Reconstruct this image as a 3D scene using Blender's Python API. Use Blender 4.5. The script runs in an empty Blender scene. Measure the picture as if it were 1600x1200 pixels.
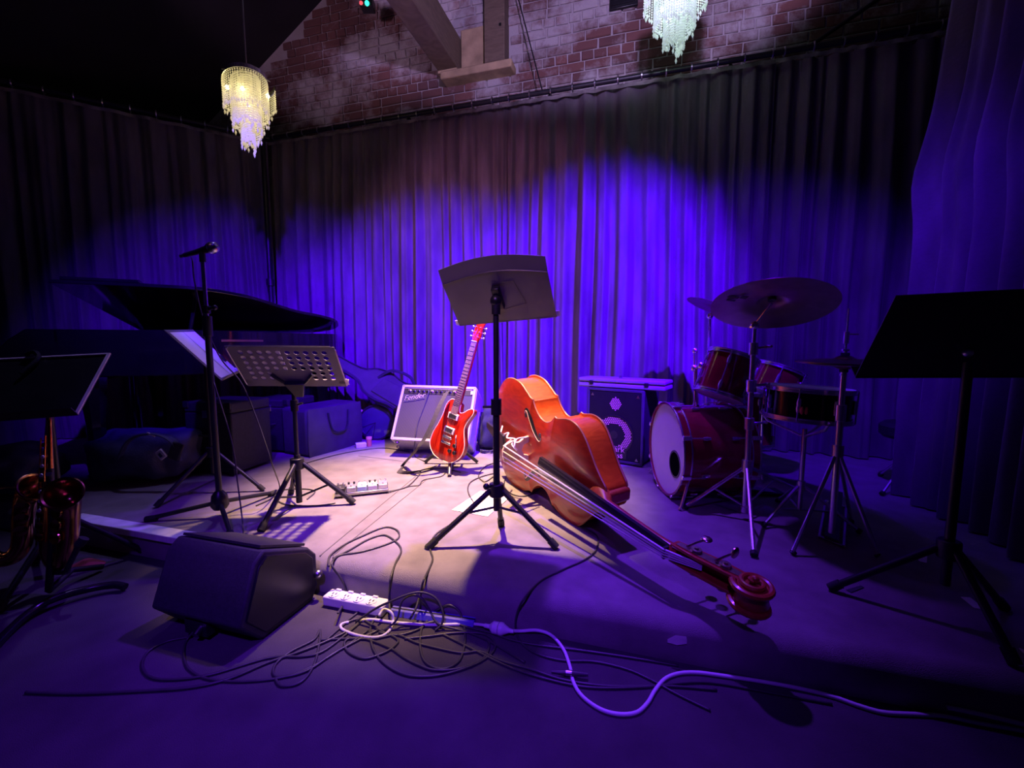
import bpy, math, random
from mathutils import Vector as V, Matrix as Mx
random.seed(7)
scene = bpy.context.scene
col = scene.collection
PI = math.pi
rad = math.radians

# ------------------------------------------------------------------ camera
EYE, FPX, PITCH = 1.03, 660.0, math.atan(65 / 660.0)
cd = bpy.data.cameras.new('camera'); cd.sensor_width = 36; cd.lens = FPX / 1600 * 36
cd.clip_start = 0.05; cd.clip_end = 60
cam = bpy.data.objects.new('camera', cd); col.objects.link(cam)
cam.location = (0, 0, EYE); cam.rotation_euler = (PI / 2 - PITCH, 0, 0)
scene.camera = cam

# ------------------------------------------------------------------ world, exposure
scene.view_settings.view_transform = 'Standard'
scene.view_settings.look = 'None'
scene.view_settings.gamma = 1
scene.view_settings.use_curve_mapping = False
scene.view_settings.exposure = 0
w = bpy.data.worlds.new('dark_room'); scene.world = w; w.use_nodes = True
w.node_tree.nodes['Background'].inputs[0].default_value = (0.16, 0.05, 1, 1)
w.node_tree.nodes['Background'].inputs[1].default_value = 0.02

# ------------------------------------------------------------------ stage lamps (hung above the frame) and added gable fills
BLUE = (0.075, 0.0, 1.0)
def spot(name, loc, aim, power, color, cone, blend=0.6, radius=0.05):
    l = bpy.data.lights.new(name, 'SPOT'); l.energy = power; l.color = color
    l.spot_size = rad(cone); l.spot_blend = blend; l.shadow_soft_size = radius
    o = bpy.data.objects.new(name, l); col.objects.link(o); o.location = loc
    o.rotation_euler = (V(aim) - V(loc)).to_track_quat('-Z', 'Y').to_euler()
    return o
spot('stage_spot_warm', (-0.55, 2.75, 3.75), (-0.50, 2.60, 0.1), 2900, (1.0, 0.60, 0.34), 43, 1.0, 0.05)
spot('stage_spot_front', (-0.9, -0.3, 3.5), (-0.1, 2.8, 0.45), 150, (1.0, 0.48, 0.5), 28, 1.0, 0.05)
spot('stage_par_blue', (1.45, 0.5, 3.4), (0.60, 3.85, 1.1), 5400, BLUE, 43, 0.75, 0.05)
spot('stage_par_blue', (0.9, 0.3, 3.4), (-1.05, 4.3, 0.95), 5000, BLUE, 37, 0.8, 0.05)
spot('stage_par_blue', (0.5, 0.8, 3.4), (2.0, 3.4, 0.8), 650, BLUE, 48, 0.9, 0.05)
spot('stage_par_blue', (-0.9, 0.9, 3.4), (-2.6, 4.25, 0.9), 1700, BLUE, 46, 0.9, 0.05)
spot('stage_par_blue', (0.5, 2.2, 3.5), (2.4, 1.9, 1.1), 45, BLUE, 56, 1.0, 0.05)
spot('stage_par_violet', (0.25, 2.7, 3.8), (-0.2, 2.2, 0.0), 900, (0.17, 0.025, 1.0), 60, 1.0, 0.06)
spot('stage_par_violet', (-1.7, 2.7, 3.3), (-1.95, 1.95, 0.0), 110, (0.34, 0.26, 1.0), 34, 1.0, 0.05)
spot('stage_par_front_blue', (-0.5, -1.2, 3.4), (-0.4, 1.7, 0.2), 480, (0.15, 0.02, 1.0), 42, 1.0, 0.1)
spot('stage_wash_pink', (-2.3, 0.6, 3.4), (-0.2, 4.2, 1.45), 330, (1.0, 0.36, 0.78), 48, 1.0, 0.05)
spot('gable_fill', (0.3, 0.6, 2.9), (0.6, 4.4, 6.6), 400, (0.62, 0.42, 1.0), 86, 0.2, 0.1)  # added fill to brighten the bricks, no known lamp there
spot('gable_fill', (-2.3, 1.5, 2.9), (-1.6, 4.8, 5.3), 90, (0.85, 0.5, 0.9), 62, 0.5, 0.1)  # second added fill, for the bricks left of the beam

# ------------------------------------------------------------------ measuring helpers (real positions on real surfaces)
S = 0.13                                    # height of the stage top
def ray(x, y):
    cx, cy = (x - 800) / FPX, (600 - y) / FPX
    return V((cx, cy * math.sin(PITCH) + math.cos(PITCH), cy * math.cos(PITCH) - math.sin(PITCH)))
def fl(x, y, z=S):
    d = ray(x, y); t = (z - EYE) / d.z; return V((0, 0, EYE)) + d * t
def at(x, y, Y):
    d = ray(x, y); return V((0, 0, EYE)) + d * (Y / d.y)
AN = rad(16.3)
U = V((math.cos(AN), -math.sin(AN), 0)); N = V((math.sin(AN), math.cos(AN), 0))   # along and across the stage
E0 = V((-0.702, 1.635, 0))                  # a point on the stage's front edge
C0 = V((-1.36, 4.42, 0))                    # a point on the curtain line
def on_plane(x, y, P, n):
    d = ray(x, y); o = V((0, 0, EYE)); return o + d * ((P - o).dot(n) / d.dot(n))
def lay(x, y, off):                         # a point on stage top, riser or floor
    P = fl(x, y, S + off)
    if (P - E0).dot(N) > 0.02: return P
    P = on_plane(x, y, E0 - N * (off + 0.004), N)
    if P.z > off: P.z = min(P.z, S + off); return P
    return fl(x, y, off)

# ------------------------------------------------------------------ mesh helpers
def tr(p): return Mx.Translation(V(p))
def align(p, d, up='Y'): return tr(p) @ V(d).to_track_quat('Z', up).to_matrix().to_4x4()
def rot(ax, deg): return Mx.Rotation(rad(deg), 4, ax)
XZ = Mx(((1, 0, 0, 0), (0, 0, -1, 0), (0, 1, 0, 0), (0, 0, 0, 1)))   # plan drawn in xz, thickness toward -y
def spline(pts, k=8, closed=False):
    pts = [V(p) for p in pts]; n = len(pts); out = []
    for i in range(n if closed else n - 1):
        g = (lambda j: pts[j % n]) if closed else (lambda j: pts[max(0, min(n - 1, j))])
        a, b, c, d = g(i - 1), g(i), g(i + 1), g(i + 2)
        for q in range(k):
            t = q / k
            out.append(0.5 * ((2 * b) + (c - a) * t + (2 * a - 5 * b + 4 * c - d) * t * t + (3 * b - a - 3 * c + d) * t ** 3))
    if not closed: out.append(pts[-1])
    return out
def circ(r, n=16, cx=0, cy=0, ph=0): return [(cx + r * math.cos(2 * PI * i / n + ph), cy + r * math.sin(2 * PI * i / n + ph)) for i in range(n)]
class MB:
    def __init__(s): s.v = []; s.f = []
    def add(s, vs, fs, M=None):
        b = len(s.v); s.v += [tuple((M @ V(p)) if M else V(p)) for p in vs]; s.f += [tuple(b + i for i in f) for f in fs]; return s
    def box(s, c, d, M=None):
        x, y, z = d[0] / 2, d[1] / 2, d[2] / 2; c = V(c)
        vs = [c + V((a * x, b * y, e * z)) for e in (-1, 1) for b in (-1, 1) for a in (-1, 1)]
        return s.add(vs, [(0, 2, 3, 1), (4, 5, 7, 6), (0, 1, 5, 4), (2, 6, 7, 3), (0, 4, 6, 2), (1, 3, 7, 5)], M)
    def tube(s, pts, r, n=8, closed=False, M=None, flat=1.0):
        pts = [V(p) for p in pts]; m = len(pts)
        rr = r if isinstance(r, (list, tuple)) else [r] * m
        T = []
        for i in range(m):
            a = pts[(i - 1) % m] if (closed or i > 0) else pts[i]; b = pts[(i + 1) % m] if (closed or i < m - 1) else pts[i]
            t = b - a; T.append(t.normalized() if t.length > 1e-9 else V((0, 0, 1)))
        up = V((0, 0, 1)) if abs(T[0].z) < 0.9 else V((1, 0, 0))
        nx = T[0].cross(up).normalized(); vs = []; fs = []
        for i in range(m):
            nx = (nx - T[i] * nx.dot(T[i])).normalized(); ny = T[i].cross(nx)
            for k in range(n):
                a = 2 * PI * k / n; vs.append(pts[i] + (nx * math.cos(a) + ny * math.sin(a) * flat) * rr[i])
        for i in range(m if closed else m - 1):
            j = (i + 1) % m
            for k in range(n):
                l = (k + 1) % n; fs.append((i * n + k, i * n + l, j * n + l, j * n + k))
        if not closed: fs.append(tuple(range(n - 1, -1, -1))); fs.append(tuple((m - 1) * n + k for k in range(n)))
        return s.add(vs, fs, M)
    def bar(s, a, b, r, n=8, M=None): return s.tube([a, b], r, n, M=M)
    def lathe(s, prof, n=24, M=None):
        vs = []; fs = []; idx = []
        for (r, z) in prof:
            if r < 1e-6: idx.append([len(vs)] * n); vs.append((0, 0, z))
            else:
                idx.append(list(range(len(vs), len(vs) + n))); vs += [(r * math.cos(2 * PI * k / n), r * math.sin(2 * PI * k / n), z) for k in range(n)]
        for i in range(len(prof) - 1):
            A, B = idx[i], idx[i + 1]
            for k in range(n):
                l = (k + 1) % n; q = [A[k], A[l], B[l], B[k]]
                f = [q[0]] + [x for j, x in enumerate(q[1:]) if x not in q[:j + 1]]
                if len(f) > 2: fs.append(tuple(f))
        return s.add(vs, fs, M)
    def cyl(s, c, r, h, n=20, M=None):   # from c upward
        L = tr(c); return s.lathe([(0, 0), (r, 0), (r, h), (0, h)], n, (M @ L) if M else L)
    def prism(s, out, z0, z1, M=None):
        n = len(out); vs = [(p[0], p[1], z0) for p in out] + [(p[0], p[1], z1) for p in out]
        fs = [tuple(range(n - 1, -1, -1)), tuple(range(n, 2 * n))] + [(i, (i + 1) % n, n + (i + 1) % n, n + i) for i in range(n)]
        return s.add(vs, fs, M)
    def grid(s, fn, nu, nv, M=None):
        vs = [fn(i / nu, j / nv) for i in range(nu + 1) for j in range(nv + 1)]; q = nv + 1
        return s.add(vs, [(i * q + j, (i + 1) * q + j, (i + 1) * q + j + 1, i * q + j + 1) for i in range(nu) for j in range(nv)], M)
    def ball(s, c, r, n=12, sc=(1, 1, 1), M=None):
        m = n // 2 + 1; L = tr(c) @ Mx.Diagonal((*sc, 1)); 
        return s.lathe([(r * math.sin(PI * i / m), -r * math.cos(PI * i / m)) for i in range(m + 1)], n, (M @ L) if M else L)
    def mesh(s, name, mat, smooth=True, ang=38):
        me = bpy.data.meshes.new(name); me.from_pydata(s.v, [], s.f); me.update()
        if mat: me.materials.append(mat)
        if smooth:
            me.polygons.foreach_set('use_smooth', [True] * len(me.polygons)); me.set_sharp_from_angle(angle=rad(ang))
        return me
    def build(s, name, mat, parent=None, bevel=0, smooth=True, ang=38, label=None):
        o = bpy.data.objects.new(name, s.mesh(name, mat, smooth, ang)); col.objects.link(o)
        if parent: o.parent = parent
        if bevel:
            b = o.modifiers.new('bevel', 'BEVEL'); b.width = bevel; b.segments = 2; b.limit_method = 'ANGLE'; b.angle_limit = rad(40)
        if label: o['label'] = label
        return o
def put(name, mesh, parent=None, M=None):
    o = bpy.data.objects.new(name, mesh); col.objects.link(o)
    if parent: o.parent = parent
    if M is not None: o.matrix_basis = M
    return o
def thing(name, label, cat, loc=(0, 0, 0), M=None, group=None):
    o = bpy.data.objects.new(name, None); col.objects.link(o); o.empty_display_size = 0.1
    o.matrix_basis = M if M is not None else tr(loc)
    return tag(o, label, cat, group)
def tag(o, label, cat, group=None):
    o['label'] = label; o['category'] = cat
    if group: o['group'] = group
    return o
def struct(o): o['kind'] = 'structure'; return o
def text_part(name, s, size, mat, parent, M, depth=0.002, shear=0.0, align_x='LEFT', spacing=1.0):
    c = bpy.data.curves.new(name, 'FONT'); c.body = s; c.size = size; c.extrude = depth; c.shear = shear; c.align_x = align_x; c.space_line = spacing
    o = bpy.data.objects.new(name + '_tmp', c); col.objects.link(o)
    bpy.context.view_layer.update()
    me = bpy.data.meshes.new_from_object(o.evaluated_get(bpy.context.evaluated_depsgraph_get()))
    bpy.data.objects.remove(o); me.materials.clear(); me.materials.append(mat)
    return put(name, me, parent, M)

# ------------------------------------------------------------------ materials
def mat(name, color, rough=0.5, metal=0.0, var=0.12, scale=12.0, bump=0.0, bscale=200.0, emit=None, estr=0, spec=0.5, coat=0.0, trans=0.0, sheen=0.0):
    m = bpy.data.materials.new(name); m.use_nodes = True; nt = m.node_tree; b = nt.nodes['Principled BSDF']
    tc = nt.nodes.new('ShaderNodeTexCoord')
    nz = nt.nodes.new('ShaderNodeTexNoise'); nz.inputs['Scale'].default_value = scale; nz.inputs['Detail'].default_value = 4
    nt.links.new(tc.outputs['Object'], nz.inputs['Vector'])
    rp = nt.nodes.new('ShaderNodeValToRGB')
    rp.color_ramp.elements[0].position = 0.3; rp.color_ramp.elements[1].position = 0.7
    rp.color_ramp.elements[0].color = (*[c * (1 - var) for c in color], 1); rp.color_ramp.elements[1].color = (*[min(1, c * (1 + var)) for c in color], 1)
    nt.links.new(nz.outputs['Fac'], rp.inputs[0]); nt.links.new(rp.outputs[0], b.inputs['Base Color'])
    b.inputs['Roughness'].default_value = rough; b.inputs['Metallic'].default_value = metal
    b.inputs['Specular IOR Level'].default_value = spec; b.inputs['Coat Weight'].default_value = coat
    b.inputs['Coat Roughness'].default_value = 0.08
    b.inputs['Transmission Weight'].default_value = trans
    if sheen: b.inputs['Sheen Weight'].default_value = sheen; b.inputs['Sheen Roughness'].default_value = 0.4
    if emit: b.inputs['Emission Color'].default_value = (*emit, 1); b.inputs['Emission Strength'].default_value = estr
    if bump:
        n2 = nt.nodes.new('ShaderNodeTexNoise'); n2.inputs['Scale'].default_value = bscale; n2.inputs['Detail'].default_value = 3
        nt.links.new(tc.outputs['Object'], n2.inputs['Vector'])
        bp = nt.nodes.new('ShaderNodeBump'); bp.inputs['Strength'].default_value = bump; bp.inputs['Distance'].default_value = 0.01
        nt.links.new(n2.outputs['Fac'], bp.inputs['Height']); nt.links.new(bp.outputs[0], b.inputs['Normal'])
    return m
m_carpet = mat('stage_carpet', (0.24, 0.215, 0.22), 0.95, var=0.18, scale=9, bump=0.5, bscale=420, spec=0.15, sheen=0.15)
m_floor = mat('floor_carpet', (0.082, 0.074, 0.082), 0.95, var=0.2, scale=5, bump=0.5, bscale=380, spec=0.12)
m_black = mat('black_enamel', (0.012, 0.012, 0.014), 0.35, var=0.2)
m_satin = mat('black_satin_metal', (0.022, 0.022, 0.026), 0.38, 0.3, var=0.2, scale=30)
m_desk = mat('grey_black_desk_enamel', (0.15, 0.142, 0.138), 0.55, var=0.12, scale=8, bump=0.1, bscale=600)
m_rubber = mat('black_rubber', (0.014, 0.014, 0.015), 0.75, var=0.2)
m_chrome = mat('chrome', (0.82, 0.81, 0.84), 0.27, 0.92, var=0.05, scale=20)
m_steel = mat('brushed_steel', (0.45, 0.45, 0.47), 0.3, 1.0, var=0.1, scale=40)
m_white = mat('white_plastic', (0.75, 0.74, 0.72), 0.45, var=0.05)
m_paper = mat('white_paper', (0.85, 0.84, 0.8), 0.8, var=0.04, scale=6, spec=0.1)
m_darkcloth = mat('dark_navy_cloth', (0.018, 0.019, 0.032), 0.85, var=0.35, scale=14, bump=0.3, bscale=300)
m_greycloth = mat('charcoal_nylon', (0.05, 0.05, 0.06), 0.8, var=0.2, scale=10, bump=0.25, bscale=350)
m_tolex = mat('black_vinyl', (0.02, 0.02, 0.022), 0.6, var=0.3, scale=60, bump=0.3, bscale=500)
m_piano = mat('black_piano_lacquer', (0.006, 0.006, 0.007), 0.12, var=0.2, coat=0.5)
m_ceil = mat('black_painted_ceiling', (0.012, 0.011, 0.014), 0.9, var=0.3, scale=3)
m_cable = mat('black_cable_rubber', (0.05, 0.048, 0.05), 0.42, var=0.15, scale=30)
m_wcable = mat('white_cable_vinyl', (0.78, 0.76, 0.78), 0.4, var=0.04)
m_brass = mat('lacquered_brass', (0.5, 0.27, 0.1), 0.2, 1.0, var=0.2, scale=25)
m_pearl = mat('pearl_key_touch', (0.8, 0.72, 0.66), 0.25, var=0.08)
m_bronze = mat('bronze_cymbal', (0.4, 0.31, 0.2), 0.36, 1.0, var=0.12, scale=18)

# wood materials, curtain cloth and brick: node graphs of their own
def wood(name, c1, c2, scale, stretch, rough=0.3, coat=0.4, dist=3.0):
    m = bpy.data.materials.new(name); m.use_nodes = True; nt = m.node_tree; b = nt.nodes['Principled BSDF']
    tc = nt.nodes.new('ShaderNodeTexCoord'); mp = nt.nodes.new('ShaderNodeMapping'); mp.inputs['Scale'].default_value = stretch
    nz = nt.nodes.new('ShaderNodeTexNoise'); nz.inputs['Scale'].default_value = scale; nz.inputs['Detail'].default_value = 6; nz.inputs['Distortion'].default_value = dist
    rp = nt.nodes.new('ShaderNodeValToRGB'); rp.color_ramp.elements[0].color = (*c1, 1); rp.color_ramp.elements[1].color = (*c2, 1)
    rp.color_ramp.elements[0].position = 0.3; rp.color_ramp.elements[1].position = 0.72
    nt.links.new(tc.outputs['Object'], mp.inputs[0]); nt.links.new(mp.outputs[0], nz.inputs['Vector'])
    nt.links.new(nz.outputs['Fac'], rp.inputs[0]); nt.links.new(rp.outputs[0], b.inputs['Base Color'])
    b.inputs['Roughness'].default_value = rough; b.inputs['Coat Weight'].default_value = coat; b.inputs['Coat Roughness'].default_value = 0.12
    return m
m_bass = wood('red_varnished_spruce', (0.29, 0.015, 0.006), (0.47, 0.036, 0.009), 5, (1, 3, 3), 0.32, 0.35)
m_rib = wood('orange_varnished_maple', (0.52, 0.075, 0.006), (0.70, 0.14, 0.012), 6, (4, 1, 1), 0.28, 0.4)
m_neck = wood('reddish_maple_neck', (0.30, 0.05, 0.015), (0.45, 0.09, 0.025), 8, (1, 4, 4), 0.35, 0.3)
m_maple = wood('pale_maple', (0.6, 0.42, 0.28), (0.75, 0.58, 0.42), 20, (1, 1, 4), 0.5, 0.1)
m_guitar = wood('flamed_red_guitar_top', (0.26, 0.004, 0.003), (0.66, 0.035, 0.01), 14, (3.2, 1, 0.35), 0.18, 0.7, 1.0)
m_gback = wood('dark_red_mahogany', (0.22, 0.02, 0.008), (0.32, 0.035, 0.012), 10, (4, 1, 1), 0.3, 0.5)
m_rose = wood('rosewood', (0.20, 0.12, 0.10), (0.30, 0.19, 0.16), 20, (4, 1, 1), 0.45, 0.0)
m_shell = wood('deep_red_drum_lacquer', (0.20, 0.004, 0.02), (0.30, 0.008, 0.03), 4, (1, 1, 3), 0.14, 0.8, 0.5)
m_timber = wood('brown_painted_timber', (0.11, 0.08, 0.05), (0.18, 0.135, 0.085), 4, (1, 1, 5), 0.75, 0.0)

def curtain_mat():
    m = bpy.data.materials.new('grey_violet_velvet'); m.use_nodes = True; nt = m.node_tree; b = nt.nodes['Principled BSDF']
    tc = nt.nodes.new('ShaderNodeTexCoord')
    mp = nt.nodes.new('ShaderNodeMapping'); mp.inputs['Scale'].default_value = (1, 1, 0.3)
    nz = nt.nodes.new('ShaderNodeTexNoise'); nz.inputs['Scale'].default_value = 7; nz.inputs['Detail'].default_value = 5
    rp = nt.nodes.new('ShaderNodeValToRGB'); rp.color_ramp.elements[0].color = (0.085, 0.073, 0.084, 1); rp.color_ramp.elements[1].color = (0.165, 0.14, 0.16, 1)
    rp.color_ramp.elements[0].position = 0.3; rp.color_ramp.elements[1].position = 0.7
    nt.links.new(tc.outputs['Object'], mp.inputs[0]); nt.links.new(mp.outputs[0], nz.inputs['Vector']); nt.links.new(nz.outputs['Fac'], rp.inputs[0])
    nt.links.new(rp.outputs[0], b.inputs['Base Color'])
    b.inputs['Roughness'].default_value = 0.85; b.inputs['Sheen Weight'].default_value = 0.2; b.inputs['Sheen Roughness'].default_value = 0.45; b.inputs['Specular IOR Level'].default_value = 0.2
    n2 = nt.nodes.new('ShaderNodeTexNoise'); n2.inputs['Scale'].default_value = 55; n2.inputs['Detail'].default_value = 4
    nt.links.new(tc.outputs['Object'], n2.inputs['Vector'])
    bp = nt.nodes.new('ShaderNodeBump'); bp.inputs['Strength'].default_value = 0.22; bp.inputs['Distance'].default_value = 0.01
    nt.links.new(n2.outputs['Fac'], bp.inputs['Height']); nt.links.new(bp.outputs[0], b.inputs['Normal'])
    return m
m_curtain = curtain_mat()

def brick_mat(name, base_lo, base_hi, wash):
    m = bpy.data.materials.new(name); m.use_nodes = True; nt = m.node_tree; b = nt.nodes['Principled BSDF']
    oi = nt.nodes.new('ShaderNodeObjectInfo'); ge = nt.nodes.new('ShaderNodeNewGeometry')
    rp = nt.nodes.new('ShaderNodeValToRGB'); rp.color_ramp.elements[0].color = (*base_lo, 1); rp.color_ramp.elements[1].color = (*base_hi, 1)
    nz0 = nt.nodes.new('ShaderNodeTexNoise'); nz0.inputs['Scale'].default_value = 2.6; nz0.inputs['Detail'].default_value = 2
    av = nt.nodes.new('ShaderNodeMath'); av.operation = 'ADD'; av.use_clamp = True
    hf = nt.nodes.new('ShaderNodeMath'); hf.operation = 'MULTIPLY'; hf.inputs[1].default_value = 0.5
    nt.links.new(ge.outputs['Position'], nz0.inputs['Vector']); nt.links.new(oi.outputs['Random'], hf.inputs[0])
    sb = nt.nodes.new('ShaderNodeMath'); sb.operation = 'SUBTRACT'; sb.inputs[1].default_value = 0.22
    nt.links.new(nz0.outputs['Fac'], sb.inputs[0]); nt.links.new(sb.outputs[0], av.inputs[0]); nt.links.new(hf.outputs[0], av.inputs[1]); nt.links.new(av.outputs[0], rp.inputs[0])
    nz = nt.nodes.new('ShaderNodeTexNoise'); nz.inputs['Scale'].default_value = 1.9; nz.inputs['Detail'].default_value = 9; nz.inputs['Roughness'].default_value = 0.68
    nt.links.new(ge.outputs['Position'], nz.inputs['Vector'])
    r2 = nt.nodes.new('ShaderNodeValToRGB'); r2.color_ramp.elements[0].position = 0.50 - wash; r2.color_ramp.elements[1].position = 0.64 - wash
    nt.links.new(nz.outputs['Fac'], r2.inputs[0])
    mx = nt.nodes.new('ShaderNodeMix'); mx.data_type = 'RGBA'; mx.inputs['B'].default_value = (0.42, 0.39, 0.38, 1)
    nt.links.new(r2.outputs[0], mx.inputs['Factor']); nt.links.new(rp.outputs[0], mx.inputs['A']); nt.links.new(mx.outputs['Result'], b.inputs['Base Color'])
    b.inputs['Roughness'].default_value = 0.9
    n3 = nt.nodes.new('ShaderNodeTexNoise'); n3.inputs['Scale'].default_value = 60; n3.inputs['Detail'].default_value = 5
    nt.links.new(ge.outputs['Position'], n3.inputs['Vector'])
    bp = nt.nodes.new('ShaderNodeBump'); bp.inputs['Strength'].default_value = 0.5; bp.inputs['Distance'].default_value = 0.01
    nt.links.new(n3.outputs['Fac'], bp.inputs['Height']); nt.links.new(bp.outputs[0], b.inputs['Normal'])
    return m
m_brick = brick_mat('old_red_brick', (0.085, 0.045, 0.045), (0.22, 0.095, 0.075), 0.055)
m_mortar = brick_mat('lime_mortar', (0.34, 0.30, 0.29), (0.44, 0.40, 0.38), 0.10)
m_plaster = mat('stained_yellow_lit_plaster', (0.40, 0.30, 0.16), 0.9, var=0.3, scale=7, bump=0.3, bscale=40)  # warm yellow light put into the stained plaster's colour

# ================================================================== THE SETTING
def on_wall(s, d, z): return C0 + U * s + N * d + V((0, 0, z))    # d: distance behind the curtain line
FR = Mx(((U.x, N.x, 0, C0.x), (U.y, N.y, 0, C0.y), (0, 0, 1, 0), (0, 0, 0, 1)))   # stage frame: x along, y back
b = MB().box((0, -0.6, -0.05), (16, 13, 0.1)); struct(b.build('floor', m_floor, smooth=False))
# stage platform: rounded carpeted front edge
ev = (E0 - C0).dot(N)
prof = [(ev, -0.0), (ev - 0.004, 0.03), (ev, 0.075)]
for k in range(9):
    a = PI - PI / 2 * k / 8; prof.append((ev + 0.06 + 0.06 * math.cos(a), S - 0.055 + 0.055 * math.sin(a)))
prof += [(0.35, S), (0.35, 0.0)]
b = MB(); n = len(prof); ss = [-4.2 + 10.2 * i / 60 for i in range(61)]
vs = [(s_, p[0], p[1]) for s_ in ss for p in prof]
b.add(vs, [(i * n + j, i * n + (j + 1) % n, (i + 1) * n + (j + 1) % n, (i + 1) * n + j) for i in range(60) for j in range(n)] + [tuple(range(n)), tuple(60 * n + j for j in range(n - 1, -1, -1))], FR)
stage = struct(b.build('stage_floor', m_carpet, ang=50)); stage['label'] = 'low carpeted stage with a rounded front edge'
m_seam = mat('dark_carpet_seam_tape', (0.10, 0.09, 0.09), 0.9)  # seam strip in its own dark colour
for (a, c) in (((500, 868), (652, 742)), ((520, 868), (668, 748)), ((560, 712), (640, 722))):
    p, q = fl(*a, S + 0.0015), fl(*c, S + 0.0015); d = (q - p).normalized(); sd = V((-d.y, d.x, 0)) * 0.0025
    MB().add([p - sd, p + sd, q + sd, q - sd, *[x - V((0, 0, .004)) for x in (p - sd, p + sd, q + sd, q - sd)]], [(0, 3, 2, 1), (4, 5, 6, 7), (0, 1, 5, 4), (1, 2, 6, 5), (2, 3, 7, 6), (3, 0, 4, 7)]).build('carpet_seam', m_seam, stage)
m_nosing = mat('worn_white_nosing', (0.85, 0.85, 0.83), 0.5, var=0.15, scale=14)
s0 = (fl(100, 812) - C0).dot(U); s1 = (fl(330, 860) - C0).dot(U)
b = MB().box(((s0 + s1) / 2, ev + 0.02, S - 0.012), (s1 - s0, 0.075, 0.034), FR)
o = struct(b.build('trim_1', m_nosing, bevel=0.004)); o['label'] = 'worn white nosing strip along the stage edge'

# back wall: mortar bed + bricks, gable shaped
RIDGE_S, EAVE = 1.3, 3.3
def roof_z(s): return 5.92 - 0.6 * abs(s - RIDGE_S)
WD = 0.27
MW = FR @ tr((0, WD, 0)) @ XZ
wall = MB().prism([(-6.2, 0), (5.3, 0), (5.3, roof_z(5.3)), (RIDGE_S, roof_z(RIDGE_S)), (-3.07, roof_z(-3.07)), (-6.2, EAVE)], -0.2, 0.0, MW).build('wall_back', m_mortar, smooth=False)
struct(wall)
BL, BH, J = 0.222, 0.072, 0.013
def brick_mesh(l, seed):
    r = random.Random(seed); h = BH; t = 0.018; c = 0.006
    q = [(-l / 2 + r.uniform(-.004, .004), -h / 2 + r.uniform(-.003, .003)), (l / 2 + r.uniform(-.004, .004), -h / 2 + r.uniform(-.003, .003)), (l / 2 + r.uniform(-.004, .004), h / 2 + r.uniform(-.003, .003)), (-l / 2 + r.uniform(-.004, .004), h / 2 + r.uniform(-.003, .003))]
    vs = [(x, -y_, z) for (x, z), y_ in [(p, -0.01) for p in q] + [(p, t - c) for p in q]] + [(x * (1 - 2 * c / l), -t - r.uniform(-.002, .003), z * (1 - 2 * c / h)) for x, z in q]
    fs = [(8, 9, 10, 11)] + [(i, (i + 1) % 4, 4 + (i + 1) % 4, 4 + i) for i in range(4)] + [(4 + i, 4 + (i + 1) % 4, 8 + (i + 1) % 4, 8 + i) for i in range(4)]
    return vs, fs
kinds = {}
for kk in range(5):
    for nm, l in (('stretcher', BL), ('header', 0.105)):
        vs, fs = brick_mesh(l, kk * 7 + len(nm)); kinds[nm, kk] = (vs, fs, MB().add(vs, fs).mesh('brick', m_brick, smooth=False))
spots = []
camx = FR.inverted() @ V((0, 0, EYE)); cosP, sinP = math.cos(PITCH), math.sin(PITCH)
def project(P):
    P = P - V((0, 0, EYE)); f = P.y * cosP - P.z * sinP; u = P.y * sinP + P.z * cosP
    return 800 + FPX * P.x / f, 600 - FPX * u / f, f
row = 0; z = 3.07
br = random.Random(3)
while z < 5.0:
    header_row = row % 4 == 2
    s = -2.9 + (0.06 if header_row else 0.115 * (row % 2))
    while s < 5.2:
        nm = 'header' if header_row or br.random() < 0.12 else 'stretcher'; l = BL if nm == 'stretcher' else 0.105
        c = s + l / 2
        if z + BH < roof_z(c - l / 2) and z + BH < roof_z(c + l / 2) and not (0.56 < c < 1.36 and 3.56 < z < 3.98):
            P = FR @ V((c, WD, z + BH / 2)); X, Y, f = project(P)
            if Y > -25 and X < 1560: spots.append((f, c, z + BH / 2, nm, br.randrange(5)))
        s += l + J
    z += BH + J; row += 1
spots.sort(key=lambda t: t[0])
rest = MB()
for i, (f, c, zz, nm, kk) in enumerate(spots):
    M = FR @ tr((c, WD, zz))
    if i < 300: put('brick', kinds[nm, kk][2], wall, M)
    else: rest.add(kinds[nm, kk][0], kinds[nm, kk][1], M)
if rest.v:
    o = rest.build('far_bricks', m_brick, wall, smooth=False); o['kind'] = 'stuff'; o['label'] = 'smaller bricks further along the gable wall'
# ceiling, side walls
for nm, a, c in (('ceiling_left', (-3.07, roof_z(-3.07)), (RIDGE_S, roof_z(RIDGE_S))), ('ceiling_right', (RIDGE_S, roof_z(RIDGE_S)), (5.3, roof_z(5.3))), ('ceiling_low', (-6.2, EAVE), (-3.07, EAVE))):
    b = MB().prism([a, c, (c[0], c[1] + 0.1), (a[0], a[1] + 0.1)], -0.3, 7.0, FR @ XZ); struct(b.build(nm, m_ceil, smooth=False))
struct(MB().box((-6.25, -3.2, 1.7), (0.1, 7.4, 3.4), FR).build('wall_left', m_ceil, smooth=False))
struct(MB().box((5.35, -3.2, 1.8), (0.1, 7.4, 3.6), FR).build('wall_right', m_ceil, smooth=False))
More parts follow.
